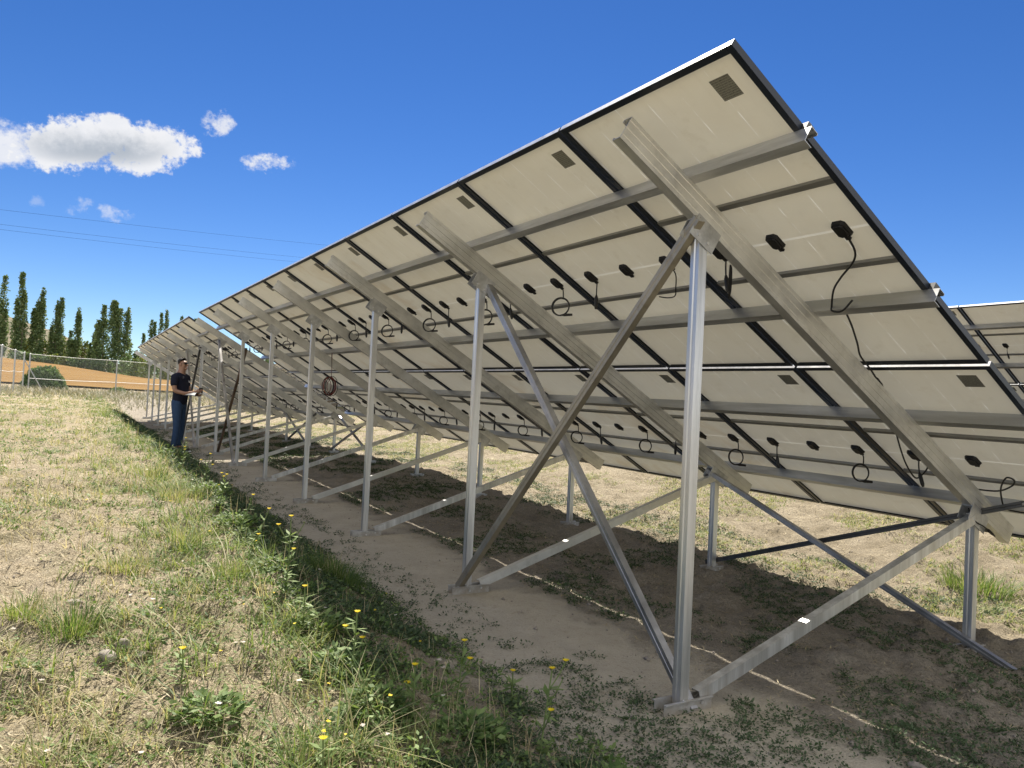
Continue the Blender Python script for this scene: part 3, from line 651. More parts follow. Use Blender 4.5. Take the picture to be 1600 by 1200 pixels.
# leafy ground cover: clumps of small leaves
def rosettes(X, Y, size, nl, zoff=0.0, spread=1.0, up=.5):
    n = len(X); Xb = np.repeat(X, nl); Yb = np.repeat(Y, nl); sz = np.repeat(size, nl); N_ = n * nl
    az = rng.uniform(0, 6.283, N_); rr = sz * rng.uniform(.0, 1.0, N_) * spread
    bx = Xb + rr * np.cos(az); by = Yb + rr * np.sin(az); bz = H(bx, by) + rng.uniform(0, 1, N_) * sz * up
    return leaves(np.stack([bx, by, bz], 1), sz * rng.uniform(.28, .62, N_), sz * rng.uniform(.14, .30, N_), az + rng.normal(0, .8, N_), rng.uniform(-.3, .9, N_), rng.random(N_), rng.normal(0, .5, N_))
X, Y, r = bank_points(60000, y0=.12, dens=lambda X, Y: bare_left(X, Y) * .10 + .85 * np.exp(-((Y - .95) / .45) ** 2) * sstep(fbm(X * 2.0, Y * 2.0, 3, 53), .33, .55) + .4 * bare_left(X, Y) * sstep(fbm(X * 1.2, Y * 1.2, 3, 54), .53, .66))
pr_ = [rosettes(X, Y, rng.uniform(.025, .060, len(X)) * (1 + r * .03), 12)]
X, Y, r = bank_points(5200, y0=.7, ymax=1.75, dens=lambda X, Y: (.15 + .85 * np.exp(-((Y - .98) / .22) ** 2)) * sstep(fbm(X * 1.8, Y * 1.8, 3, 57), .36, .56))
pr_.append(rosettes(X, Y, rng.uniform(.03, .055, len(X)) * (1 + r * .02), 16, up=2.2, spread=.8))
tag(link('weeds', merge('weeds', pr_, M_weed)), 'low small leaved weeds creeping over the sunny shoulder of the bank', 'weeds', kind='stuff')
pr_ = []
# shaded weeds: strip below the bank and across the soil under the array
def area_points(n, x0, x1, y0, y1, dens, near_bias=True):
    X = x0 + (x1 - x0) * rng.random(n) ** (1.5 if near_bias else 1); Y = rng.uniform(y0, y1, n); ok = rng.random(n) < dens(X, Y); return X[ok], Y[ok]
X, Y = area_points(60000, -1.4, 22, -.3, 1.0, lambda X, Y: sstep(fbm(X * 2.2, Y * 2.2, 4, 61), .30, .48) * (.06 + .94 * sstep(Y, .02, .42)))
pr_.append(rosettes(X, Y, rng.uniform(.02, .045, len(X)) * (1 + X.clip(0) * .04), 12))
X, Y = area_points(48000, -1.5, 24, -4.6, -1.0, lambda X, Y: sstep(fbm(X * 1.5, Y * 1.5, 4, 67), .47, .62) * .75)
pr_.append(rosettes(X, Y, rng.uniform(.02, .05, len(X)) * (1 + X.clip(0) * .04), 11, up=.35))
tag(link('weeds', merge('weeds', pr_, M_weed_shaded)), 'low weeds with shade painted into their leaves, creeping over the shaded foot of the bank and the soil under the array', 'weeds', kind='stuff')
# sunny strip behind the array
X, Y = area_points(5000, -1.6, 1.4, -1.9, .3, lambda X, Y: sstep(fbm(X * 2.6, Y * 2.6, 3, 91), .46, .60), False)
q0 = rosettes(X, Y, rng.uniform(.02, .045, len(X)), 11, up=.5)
tag(link('weeds', merge('weeds', [q0], M_weed_shaded)), 'small weeds with shade painted into their leaves, around the nearest tall post', 'weeds', kind='stuff')
n = 70000; X = -1.5 + 30 * rng.random(n) ** 1.5; Y = rng.uniform(-9, -.9, n)
q0 = leaves(np.stack([X, Y, H(X, Y) + .004], 1), rng.uniform(.012, .05, n) * (1 + X.clip(0) * .05), rng.uniform(.002, .006, n) * (1 + X.clip(0) * .1), rng.uniform(0, 6.283, n), rng.uniform(-.1, .4, n), rng.random(n))
tag(link('dry_litter', merge('dry_litter', [q0], M_straw)), 'dry straw bits scattered over the soil under and behind the array', 'dry litter', kind='stuff')
X, Y = area_points(80000, -2, 45, -9.5, -3.6, lambda X, Y: sstep(fbm(X * 1.1, Y * 1.1, 4, 71), .42, .60) * .8)
nb = 6; Xb = np.repeat(X, nb) + rng.normal(0, .03, len(X) * nb); Yb = np.repeat(Y, nb) + rng.normal(0, .03, len(X) * nb); n = len(Xb)
q1 = blades(np.stack([Xb, Yb, H(Xb, Yb)], 1), rng.uniform(.015, .06, n), rng.uniform(.004, .009, n), rng.uniform(.3, 1.8, n), rng.uniform(0, 6.283, n), np.clip(rng.normal(.45, .28, n), 0, 1))
tag(link('grass', merge('grass', [q1], M_grass)), 'sparse sunlit grass on the pale soil behind the nearest array', 'grass', kind='stuff')

def frond(nleaf, h, r_, seed):
    pass
def tuft(x, y, n, h, spread, label, tonec=.7, wid=.004):
    o = empty('grass_tuft', (x, y, hz(x, y))); tag(o, label, 'grass tuft')
    q_ = rng.uniform(0, 6.283, n); rr_ = spread * 1.7 * np.sqrt(rng.random(n)) ** 1.3; X = rr_ * np.cos(q_); Y = rr_ * np.sin(q_); Z = H(X + x, Y + y) - hz(x, y) - .003; az = np.arctan2(Y, X) + rng.normal(0, .5, n)
    me = merge('blades', [blades(np.stack([X, Y, Z], 1), rng.uniform(.5, 1.0, n) * h, np.full(n, wid), rng.uniform(.15, .9, n), az, np.clip(rng.normal(tonec, .18, n), 0, 1))], M_grass)
    link('blades', me, o)
    st = rng.integers(0, n, max(4, n // 14)); n2 = len(st)
    me = merge('dry_blades', [blades(np.stack([X[st] * .4, Y[st] * .4, H(X[st] * .4 + x, Y[st] * .4 + y) - hz(x, y) - .003], 1), rng.uniform(.8, 1.25, n2) * h, np.full(n2, wid * .7), rng.uniform(.1, .7, n2), az[st], rng.random(n2))], M_straw); link('dry_blades', me, o)
tuft(1.75, 1.98, 260, .17, .075, 'dark green grass tuft standing just above the three grey stones', .85)
tuft(1.95, 2.18, 150, .13, .06, 'looser grass tuft left of the dark tuft by the stones', .6)
tuft(2.75, .52, 420, .20, .12, 'shaded dark grass tuft at the foot of the bank below the tall yellow weed', .95)
tuft(2.35, 1.22, 160, .15, .07, 'bright fine grass tuft on the bank shoulder left of the tall yellow weed', .6)
tuft(3.2, 1.35, 190, .16, .09, 'bright grass tuft in the middle of the bank', .55)
tuft(4.8, 1.25, 200, .18, .11, 'yellow green grass tuft further along the bank', .45)
tuft(6.5, 1.3, 240, .20, .14, 'far yellow green grass tuft beside the bank edge', .5)
tuft(2.6, 1.75, 160, .13, .08, 'short grass tuft on the dry middle of the bank', .5)
tuft(1.55, -4.7, 380, .22, .16, 'bright green grass tuft in the sun behind the nearest short post', .8, .007)
tuft(-.1, .62, 200, .14, .08, 'shaded grass tuft at the very bottom edge of the picture', .85)

def flower_weed(x, y, h, heads, label, lean=(0, 0), seed=0, name='yellow_flower_weed'):
    r_ = random.Random(seed); o = empty(name, (x, y, hz(x, y))); tag(o, label, 'flowering weed')
    stem = MB(); tops = []; lf_b = []; top = Vector((lean[0] * h, lean[1] * h, h))
    main = catmull([Vector((0, 0, -.01)), top * .45 + Vector((.008, -.006, 0)), top], 6); stem.tube(main, [.0045 - .0018 * i / (len(main) - 1) for i in range(len(main))], 5); tops.append(top)
    for i in range(heads - 1):
        t = r_.uniform(.35, .8); s0 = main[int(t * (len(main) - 1))]; a = r_.uniform(0, 6.28); ln = h * r_.uniform(.22, .4)
        e = s0 + Vector((math.cos(a) * ln * .6, math.sin(a) * ln * .6, ln * .85)); stem.tube(catmull([s0, s0.lerp(e, .5) + Vector((0, 0, -.006)), e], 4), .0026, 5); tops.append(e)
    stem_me = stem.mesh('stem', M_stem); a_ = stem_me.attributes.new('tone', 'FLOAT', 'POINT'); a_.data.foreach_set('value', [r_.random() * .4 + .2] * len(stem_me.vertices)); link('stem', stem_me, o)
    h = h * 1.0; nl = int(16 + h * 90); lx = []; 
    for i in range(nl):
        t = r_.random() ** 1.3 * .85; lx.append(main[int(t * (len(main) - 1))])
    B_ = np.array([tuple(q) for q in lx]); n = nl
    me = merge('leaves', [leaves(B_, np.array([r_.uniform(.03, .075) for _ in range(n)]), np.array([r_.uniform(.010, .024) for _ in range(n)]), np.array([r_.uniform(0, 6.28) for _ in range(n)]), np.array([r_.uniform(-.2, .8) for _ in range(n)]), np.array([r_.random() * .5 for _ in range(n)]))], M_weed); link('leaves', me, o)
    for i, tp in enumerate(tops):
        open_ = (i % 3 != 1); npet = 13; B_ = np.array([tuple(tp)] * npet); az_ = np.linspace(0, 6.283, npet, endpoint=False)
        L_ = np.full(npet, .018 if open_ else .013); 
        me = merge('flower_head', [leaves(B_, L_, np.full(npet, .008), az_, np.full(npet, .55 if open_ else 1.25), np.full(npet, r_.random()))], M_yel if open_ else M_stem)
        link('flower_head', me, o)
fw_list = [
 (2.02, 1.02, .36, 4, 'tallest yellow flowered weed at the edge of the bank shadow', (.10, -.05)),
 (1.62, 1.03, .16, 2, 'small yellow flowered weed just below the tallest one', (0, 0)),
 (1.05, .98, .20, 4, 'yellow flowered weed low on the bank shadow edge', (.1, -.1)),
 (.78, .62, .20, 3, 'yellow flowered weed in the shade at the lower middle', (0, -.1)),
 (.62, .88, .15, 3, 'pale leafy yellow weed beside the lower bank edge', (0, 0)),
 (.40, .45, .22, 4, 'wispy shaded weed with small yellow heads near the bottom edge', (.1, -.2)),
 (.95, .25, .10, 1, 'single tiny yellow flower on the shaded path', (0, 0)),
 (2.85, 1.05, .22, 3, 'yellow weed with dry heads leaning over the path', (.1, -.4)),
 (3.4, 1.02, .20, 2, 'thin stalked weed leaning from the bank toward the path', (.0, -.35)),
 (4.3, 1.0, .18, 4, 'bushy yellow weed on the bank edge, mid distance', (0, -.2)),
 (5.6, .95, .24, 5, 'bushy yellow weed on the bank edge before the sun patch', (0, -.2)),
 (7.2, .95, .26, 5, 'leafy yellow weed on the bank edge near the standing man', (0, -.1)),
 (.35, 1.30, .10, 2, 'low yellow weed in the sunny lower left foreground', (0, 0)),
 (1.15, 1.62, .09, 1, 'single yellow flower right of the grey stones', (0, 0)),
]
for i, (x, y, h, nh, lb, ln) in enumerate(fw_list): flower_weed(x, y, h * (1.12 if i == 0 else 1.35), nh, lb, ln, i)
def leafy_weed(x, y, sp_, h, n, label, seed):
    o = empty('leafy_weed', (x, y, hz(x, y))); tag(o, label, 'weed')
    a = rng.uniform(0, 6.283, n); rr = sp_ * np.sqrt(rng.random(n)); B_ = np.stack([rr * np.cos(a), rr * np.sin(a), rng.uniform(.0, 1, n) * h * (1 - .6 * rr / sp_)], 1)
    link('leaves', merge('leaves', [leaves(B_, rng.uniform(.022, .055, n), rng.uniform(.012, .026, n), a + rng.normal(0, .6, n), rng.uniform(-.2, .8, n), rng.random(n), rng.normal(0, .4, n))], M_weed), o)
    k = MB()
    for q in range(9):
        t = q * .7; k.tube([(0, 0, -.005), (math.cos(t) * sp_ * .35, math.sin(t) * sp_ * .35, h * .5), (math.cos(t) * sp_ * .7, math.sin(t) * sp_ * .7, h * .75)], [.003, .0022, .0012], 5)
    st = k.mesh('stem', M_stem); at_ = st.attributes.new('tone', 'FLOAT', 'POINT'); at_.data.foreach_set('value', [.4] * len(st.vertices)); link('stem', st, o)
for i, (x, y, sp_, h, n, lb) in enumerate((
 (.72, .98, .13, .11, 420, 'broad leaved weed clump on the shadow edge at the bottom centre'), (1.15, 1.02, .14, .12, 420, 'leafy weed clump just above the bottom centre one'), (.45, .72, .12, .09, 320, 'leafy weed half in shade at the very bottom of the picture'),
 (1.6, .95, .12, .10, 340, 'leafy weed clump below the tallest yellow weed'), (2.5, .98, .13, .11, 340, 'leafy weed clump above the tallest yellow weed'), (3.7, .98, .15, .12, 380, 'wide leafy weed clump on the bank edge in mid distance'),
 (5.0, .96, .16, .13, 380, 'leafy weed clump further along the bank edge'), (8.6, .9, .2, .2, 420, 'dark leafy weed on the bank edge nearest the standing man'), (.9, 1.55, .12, .07, 260, 'low leafy weed in the sunny lower left, right of the stones'), (.1, .30, .12, .08, 260, 'dark leafy weed on the shaded path at the bottom edge'))): leafy_weed(x, y, sp_, h, n, lb, i)
# scattered small blossoms over the bank
def blossoms(n, size, m, name, label, dens, hlo, hhi):
    X, Y, r = bank_points(n, dens=dens, x1=30); k = len(X); npet = 7; hh_ = rng.uniform(hlo, hhi, k); Z = H(X, Y) + hh_
    B_ = np.repeat(np.stack([X, Y, Z], 1), npet, 0); az = np.tile(np.linspace(0, 6.283, npet, endpoint=False), k); sz = np.repeat(size * rng.uniform(.7, 1.3, k) * (1 + r * .06), npet)
    a = leaves(B_, sz, sz * .75, az, rng.normal(.15, .2, k * npet), np.repeat(rng.random(k), npet))
    me = merge(name, [a], m); me.materials.append(M_stem); link_o = link(name, me)
    st = blades(np.stack([X, Y, Z - hh_], 1), hh_, np.full(k, .0016) * (1 + r * .1), np.zeros(k), rng.uniform(0, 6.28, k), rng.random(k)); sm = merge(name, [st], M_stem)
    bm = bmesh.new(); bm.from_mesh(me); bm.from_mesh(sm); bm.to_mesh(me); bm.free()
    npt = len(me.polygons); nf = k * npet; me.polygons.foreach_set('material_index', [0] * nf + [1] * (npt - nf))
    tag(link_o, label, 'wildflowers', kind='stuff')
blossoms(1500, .007, M_yel, 'yellow_wildflowers', 'tiny yellow blossoms scattered over the sunny bank', lambda X, Y: .25 * sstep(fbm(X * .8, Y * .8, 3, 81), .4, .6) + .3 * np.exp(-((Y - 1.1) / .4) ** 2), .05, .16)
blossoms(2200, .009, M_wht, 'white_wildflowers', 'flat whitish umbels scattered over the sunny bank', lambda X, Y: .3 * sstep(fbm(X * .8 + 9, Y * .8, 3, 83), .45, .6) + .12, .06, .18)

# stones
M_stone, b, p = mat('grey_stone'); tc = b.n('ShaderNodeTexCoord'); n1 = b.noise(tc.outputs['Object'], 14, 7, .65); n2 = b.noise(tc.outputs['Object'], 70, 4)
b.link(b.mix(b.mapr(n1, .35, .65), (.20, .175, .145), (.34, .30, .25)), p.inputs['Base Color']); p.inputs['Roughness'].default_value = .95
bp = b.n('ShaderNodeBump'); bp.inputs['Strength'].default_value = .8; bp.inputs['Distance'].default_value = .01; b.link(b.m('ADD', n1, b.m('MULTIPLY', n2, .4)), bp.inputs['Height']); b.link(bp.outputs[0], p.inputs['Normal'])
def stone_bm(sx_, sy_, sz_, seed):
    bm = bmesh.new(); bmesh.ops.create_icosphere(bm, subdivisions=3, radius=1)
    r_ = random.Random(seed); offs = [Vector([r_.gauss(0, 1) for _ in range(3)]).normalized() for _ in range(9)]; ds = [r_.uniform(.62, .9) for _ in range(9)]
    for v in bm.verts:
        for o_, d_ in zip(offs, ds):
            q = v.co.dot(o_)
            if q > d_: v.co -= o_ * (q - d_) * .85
        v.co = Vector((v.co.x * sx_, v.co.y * sy_, v.co.z * sz_))
    return bm
for i, (x, y, a, c, d, rz, lb) in enumerate(((1.47, 1.86, .060, .032, .026, .3, 'largest of the three grey stones on the bank'), (1.46, 1.73, .045, .022, .015, -.3, 'flat grey stone lying right of the largest stone'), (1.56, 1.80, .035, .022, .03, 1.0, 'small upright stone behind the largest stone'),
        (2.15, 1.98, .045, .035, .02, .6, 'half buried pale stone above the grass tuft'), (.55, 1.05, .04, .03, .016, .1, 'flat pale stone in the bottom foreground grass'), (-.22, -.95, .045, .03, .02, .1, 'pale stone on the sun slit at the bottom edge'))):
    bm = stone_bm(a, c, d, i); me = bpy.data.meshes.new('stone'); bm.to_mesh(me); bm.free(); me.materials.append(M_stone); me.polygons.foreach_set('use_smooth', [i % 2 == 0] * len(me.polygons))
    o = link('stone', me); o.location = (x, y, hz(x, y) + d * .35); o.rotation_euler = (.1, .05, rz); tag(o, lb, 'stone', 'loose stones')
# pebbles
n = 4200; r = .8 + 16 * rng.random(n) ** 1.5; a = rng.uniform(R(-66), R(10), n); X = CAMXY[0] + r * np.cos(a); Y = CAMXY[1] + r * np.sin(a); s = rng.lognormal(-5.3, .5, n) * (1 + r * .05)
base = np.array([[1, 0, 0], [-.5, .87, 0], [-.5, -.87, 0], [.2, .1, .8], [0, 0, -.5]]); ang = rng.uniform(0, 6.283, n); ca, sa = np.cos(ang), np.sin(ang)
B_ = base[None] * rng.uniform(.6, 1.3, (n, 5, 3)); VX = (B_[..., 0] * ca[:, None] - B_[..., 1] * sa[:, None]) * s[:, None] + X[:, None]; VY = (B_[..., 0] * sa[:, None] + B_[..., 1] * ca[:, None]) * s[:, None] * .7 + Y[:, None]; VZ = B_[..., 2] * s[:, None] + H(X, Y)[:, None] + s[:, None] * .2
k = np.arange(n)[:, None] * 5; T = np.concatenate([k + np.array([[0, 1, 3]]), k + np.array([[1, 2, 3]]), k + np.array([[2, 0, 3]]), k + np.array([[1, 0, 4]]), k + np.array([[2, 1, 4]]), k + np.array([[0, 2, 4]])])
tag(link('pebbles', np_mesh('pebbles', np.stack([VX, VY, VZ], -1).reshape(-1, 3), [T], M_stone)), 'small loose pebbles scattered over the soil and the path', 'pebbles', kind='stuff')

# ------------------------------------------------------------------ trees
M_leaf = leafmat('tree_leaves', [(.23, .30, .15), (.12, .19, .075), (.055, .10, .04)], .25)
M_leafl = leafmat('light_tree_leaves', [(.20, .22, .06), (.13, .17, .045), (.08, .11, .03)], .3)
M_bark = flat('grey_bark', (.16, .14, .115), .9)
def cards(P_, size, tone):
    n = len(P_); a = rng.uniform(0, 6.283, n); e = rng.uniform(-1.2, 1.2, n)
    return leaves(P_, size, size * rng.uniform(.5, .9, n), a, e, tone, rng.uniform(-1.5, 1.5, n))
def tree(name, x, y, hgt, shafts, label, cat, group, n=1500, size=.55, m=None, low=.04, widk=1.0, z0=None):
    """shafts: list of (dx, dy, base height share, top height share, radius)"""
    m = m or M_leaf; g = float(Hs(x, y)) - .3 if z0 is None else z0
    o = empty(name, (x, y, g)); tag(o, label, cat, group)
    tr = MB(); PP = []; SS = []; 
    for (dx, dy, lo, hi, rad) in shafts:
        z0_, z1 = lo * hgt, hi * hgt; tr.tube(catmull([(dx * .3, dy * .3, 0), (dx * .8, dy * .8, z0_ + .2 * hgt * .3), (dx * 1.0, dy, z1 * .55), (dx * 1.1 + .1, dy * 1.05, z1 * .96)], 4), [max(.03, .022 * hgt * (1 - i / 13) * (rad / 1.6) ** .3 * .6) for i in range(13)], 6)
        k = int(n * (rad * (z1 - z0_)) / sum(q[4] * (q[3] - q[2]) * hgt for q in shafts)); t = rng.random(k) ** .9; rad = rad * widk
        nbr = 46; bt = np.sort(rng.random(nbr)); ba = rng.uniform(0, 6.283, nbr); br = rng.uniform(.5, 1.0, nbr)   # branch sprays
        bi = rng.integers(0, nbr, k); tt = np.clip(bt[bi] + rng.normal(0, .045, k), 0, 1)
        env = rad * np.clip(tt / .30 + .30, 0, 1) * np.clip(1.03 - tt, 0, 1) ** .45 * 1.0
        rr = env * np.sqrt(rng.random(k)) * br[bi]; aa = ba[bi] + rng.normal(0, .75, k)
        PP.append(np.stack([dx + rr * np.cos(aa), dy + rr * np.sin(aa), z0_ + tt * (z1 - z0_) + rr * .5], 1)); SS.append(np.full(k, size) * rng.uniform(.5, 1.2, k))
    PP = np.concatenate(PP); SS = np.concatenate(SS)
    tr.build('trunk', M_bark, o); link('crown', merge('crown', [cards(PP, SS, np.clip(rng.normal(.5, .28, len(PP)), 0, 1))], m), o)
    return o
gp = 'poplars behind the field'
S1_ = [(0, 0, .06, 1.0, 1.5), (.7, .5, .04, .72, 1.1), (-.6, -.5, .05, .6, 1.0)]
for i, (x, y, h, sh, n, lb) in enumerate((
 (227.5, 18.5, 21, S1_, 1500, 'poplar cut by the left edge of the picture'),
 (226.5, 14.8, 22.5, [(0, 0, .03, 1.0, 1.6), (.5, .9, .03, .70, 1.2), (-.5, -.7, .05, .8, 1.2)], 2300, 'tallest slim poplar, first full one from the left edge'),
 (229.7, 11.2, 19.8, [(0, -.9, .1, 1.0, 1.2), (.4, .9, .03, .72, 1.1), (-.4, -.2, .03, .88, 1.4)], 2300, 'second full poplar from the left, leaning to the right'),
 (232.5, 6.9, 18.2, [(0, -.9, .05, 1.0, 1.3), (.5, 1.0, .02, .60, 1.0), (-.4, 0, .03, .95, 1.2)], 2100, 'third full poplar from the left, with a flat bushy top'),
 (236.3, 3.0, 17.0, [(0, -1.0, .05, 1.0, 1.1), (.4, .5, .02, .6, 1.3), (-.4, -1.2, .3, .9, .9)], 1600, 'fourth full poplar from the left, narrow and loose'),
 (239.3, -1.8, 13.5, [(0, -.6, .05, 1.0, 1.0), (.4, .5, .02, .6, 1.0), (0, -1.2, .05, .75, .8)], 1300, 'short thin poplar left of the dense cluster'),
 (225.2, -6.2, 19.5, [(0, 0, .0, 1.0, 2.2), (.6, 2.3, .0, .93, 1.5), (0, 3.6, .02, .72, 1.2), (-.5, -1.4, .0, .9, 2.0), (0, -3.2, .0, .93, 1.5)], 5200, 'broad dense cluster of dark poplars with several tops'),
 (252.7, -17.4, 20, [(0, 0, .1, .92, 1.2), (.4, 1.8, .1, .72, .8), (0, -1.0, .1, .9, 1.0)], 1600, 'poplar rising left over the far array edge'),
 (251.0, -21.4, 22, [(0, 0, .1, 1.0, 1.2), (.4, 1.4, .1, .95, 1.0)], 1600, 'taller poplar rising over the far array edge'),
 (259.0, -26.6, 21.5, [(0, 0, .1, 1.0, 1.0)], 1000, 'thin poplar top just above the far array, left one of two'),
 (258.3, -29.2, 21.0, [(0, 0, .1, .98, 1.1), (0, -1.4, .1, 1.0, .8)], 1100, 'thin poplar top just above the far array, right one of two'))):
    tree('poplar_tree', x, y, h, sh, lb, 'tree', gp, int(n * 2.6), widk=1.32)
ord_ = ['first', 'second', 'third', 'fourth', 'fifth', 'sixth', 'seventh', 'eighth', 'ninth', 'tenth', 'eleventh', 'twelfth', 'thirteenth', 'fourteenth']
bl = []
ys = [15.5, 12.4, 9.3, 5.4, 1.4, -2.6]
for i, y in enumerate(ys):
    h = [7.5, 8.5, 7.2, 8.0, 9.5, 10.0][i]
    tree('broadleaf_tree', 243 + i, y, h, [(0, 0, .0, 1.0, 2.2), (.5, 1.4, .0, .75, 1.8), (-.4, -1.6, .0, .85, 1.9)], f'yellow green rounded tree behind the poplars, {ord_[i]} from the left', 'tree', 'light green trees between the poplars', 1300, .7, M_leafl)
ys = [13.6, 10, 6.5, 3, -.5, -4, -9.5, -12.5, -15.8, -19.5, -23.5, -28]
for i, y in enumerate(ys):
    h = [2.4, 2.0, 2.6, 2.2, 2.8, 3.2, 5.2, 5.8, 5.0, 6.0, 5.5, 6.0][i]; w_ = 2.0 if i < 6 else 2.7
    tree('shrub', (216 if i < 6 else 212 - (i - 6) * 1.5), y, h, [(0, 0, .0, 1.0, w_), (.5, 1.5, .0, .8, w_ * .8), (-.4, -1.7, .0, .85, w_ * .8)], f'dark shrub along the far edge of the stubble field, {ord_[i]} from the left', 'shrub', 'shrubs along the far field edge', 900, .5, M_leafl if i in (2, 7, 9) else M_leaf)
for i, (x, y, h) in enumerate(((262, -12.5, 11), (268, -15.5, 8.5), (265, -34, 9), (262, -24, 8), (268, -40, 10))):
    tree('broadleaf_tree', x, y, h, [(0, 0, .05, 1.0, 2.0), (.5, 1.8, .0, .7, 1.9), (-.4, -1.6, .0, .8, 1.9)], ['dark rounded tree right of the dense poplar cluster', 'small dark tree left of the far array corner', 'dark tree far behind the array posts', 'dark tree behind the leftmost array posts', 'dark tree furthest right behind the array posts'][i], 'tree', 'dark trees behind the field', 1500, .7)
for i, y in enumerate((-34, -42, -50, -59, -68, -78)):
    tree('broadleaf_tree', 205 - i * 3, y, 7 + (i % 3), [(0, 0, .0, 1.0, 3.4), (.5, 3.0, .0, .8, 3.0), (-.4, -3.4, .0, .85, 3.0)], f'distant tree hidden behind the arrays, {ord_[i]} towards the right', 'tree', 'distant trees behind the arrays', 1300, .9, M_leaf)
# round juniper by the fence
def ball_bush(x, y, rx, h, label, n=9000, name='shrub', size=.14, m=None):
    g = hz(x, y) - .05; o = empty(name, (x, y, g)); tag(o, label, 'shrub')
    v = rng.normal(0, 1, (n, 3)); v /= np.linalg.norm(v, axis=1)[:, None]; v[:, 2] = np.abs(v[:, 2]) * 1.0
    rr = rng.uniform(.55, 1.0, n) ** .5 * (1 + .16 * (fbm(v[:, 0] * 3 + 5, v[:, 1] * 3 + v[:, 2] * 3, 3, 5) - .5) * 2)
    P_ = v * rr[:, None] * np.array([rx, rx, h]); 
    tr = MB()
    for i in range(5): a = i * 1.3; tr.tube([(0, 0, 0), (math.cos(a) * rx * .3, math.sin(a) * rx * .3, h * .5)], [.05, .02], 5)
    tr.build('trunk', M_bark, o); link('crown', merge('crown', [cards(P_, rng.uniform(.6, 1.3, n) * size, np.clip(rng.normal(.7, .25, n), 0, 1))], m or M_leaf), o)
ball_bush(49.3, 3.55, 1.12, 1.38, 'round dark juniper bush behind the corner of the fence')
ball_bush(49.6, -.3, .55, .45, 'small low bush at the foot of the second fence post', 700, size=.09)
# rough tall dry herbs along the fence line
X = rng.uniform(33, 52, 16000); Y = rng.uniform(-8, 8, 16000); ok = rng.random(16000) < .25 + .75 * np.exp(-((X - 45) / 4.5) ** 2); X, Y = X[ok], Y[ok]; n = len(X)
q1 = blades(np.stack([X, Y, H(X, Y)], 1), rng.uniform(.08, .42, n), rng.uniform(.015, .035, n), rng.uniform(.1, 1.2, n), rng.uniform(0, 6.283, n), rng.random(n))
tag(link('tall_grass', merge('tall_grass', [q1], leafmat('greyish_dry_grass', [(.36, .33, .26), (.26, .24, .17), (.12, .13, .07), (.30, .27, .20)], .2))), 'tall pale dry grass growing along the fence line', 'tall grass', kind='stuff')

# ------------------------------------------------------------------ fences
M_fpost = flat('fence_post_metal', (.42, .43, .42), .45, .6)
M_tape = flat('white_wire', (.75, .75, .72), .6)
M_mesh, b, p = mat('chain_link'); nt2 = M_mesh.node_tree
tc = b.n('ShaderNodeTexCoord'); sp3 = b.n('ShaderNodeSeparateXYZ'); b.link(tc.outputs['UV'], sp3.inputs[0])
pa = b.m('ADD', sp3.outputs[0], sp3.outputs[1]); pb = b.m('SUBTRACT', sp3.outputs[0], sp3.outputs[1])
def ln_(x): return b.m('LESS_THAN', b.m('ABSOLUTE', b.m('SUBTRACT', b.m('FRACT', b.m('DIVIDE', x, .075)), .5)), .024)
mk = b.m('MAXIMUM', ln_(pa), ln_(pb)); trn = b.n('ShaderNodeBsdfTransparent'); mx = b.n('ShaderNodeMixShader'); b.link(mk, mx.inputs[0]); b.link(trn.outputs[0], mx.inputs[1]); b.link(p.outputs[0], mx.inputs[2]); b.link(mx.outputs[0], nt2.nodes['Material Output'].inputs[0])
p.inputs['Base Color'].default_value = (.5, .52, .52, 1); p.inputs['Metallic'].default_value = .3; p.inputs['Roughness'].default_value = .5
def fence(pts, hgt, label, tape=False, braces=()):
    root = empty('chain_link_fence', (pts[0][0], pts[0][1], float(Hs(*pts[0])))); tag(root, label, 'fence'); O_ = root.location
    tops = []
    for (x, y) in pts:
        g = float(Hs(x, y)); c = Vector((x, y, g)) - O_; k = MB(); k.tube([c + Vector((0, 0, -.2)), c + Vector((0, 0, hgt))], .035, 8); k.tube([c + Vector((0, 0, hgt)), c + Vector((0, 0, hgt + .03))], [.045, .01], 8); k.build('fence_post', M_fpost, root); tops.append(c)
    me = bpy.data.meshes.new('wire_mesh'); vs = []; fs = []; uv = []; d = 0
    for i in range(len(tops) - 1):
        a, c = tops[i], tops[i + 1]; l = (c - a).length; k = len(vs)
        vs += [a + Vector((0, 0, .03)), c + Vector((0, 0, .03)), c + Vector((0, 0, hgt - .03)), a + Vector((0, 0, hgt - .03))]; fs.append((k, k + 1, k + 2, k + 3)); uv += [(d, 0), (d + l, 0), (d + l, hgt), (d, hgt)]; d += l
    me.from_pydata([tuple(v) for v in vs], [], fs); ul = me.uv_layers.new(name='UVMap'); ul.data.foreach_set('uv', [q for p_ in uv for q in p_]); me.materials.append(M_mesh); link('wire_mesh', me, root)
    for zz, nm, rad in ([(hgt - .02, 'top_wire', .009)] + ([(.68, 'white_tape', .013)] if tape else [(hgt * .5, 'middle_wire', .008)])):
        k = MB()
        for i in range(len(tops) - 1):
            a, c = tops[i] + Vector((0, 0, zz)), tops[i + 1] + Vector((0, 0, zz)); k.tube([a, a.lerp(c, .5) + Vector((0, 0, -.03)), c], rad, 5)
        k.build(nm, M_tape, root)
    for (i, dx, dy) in braces:
        c = tops[i]; gz = float(Hs(c.x + O_.x + dx, c.y + O_.y + dy)) - O_.z; k = MB(); k.tube([c + Vector((0, 0, hgt * .82)), Vector((c.x + dx, c.y + dy, gz - .05))], .025, 6); k.build('stay', M_fpost, root)
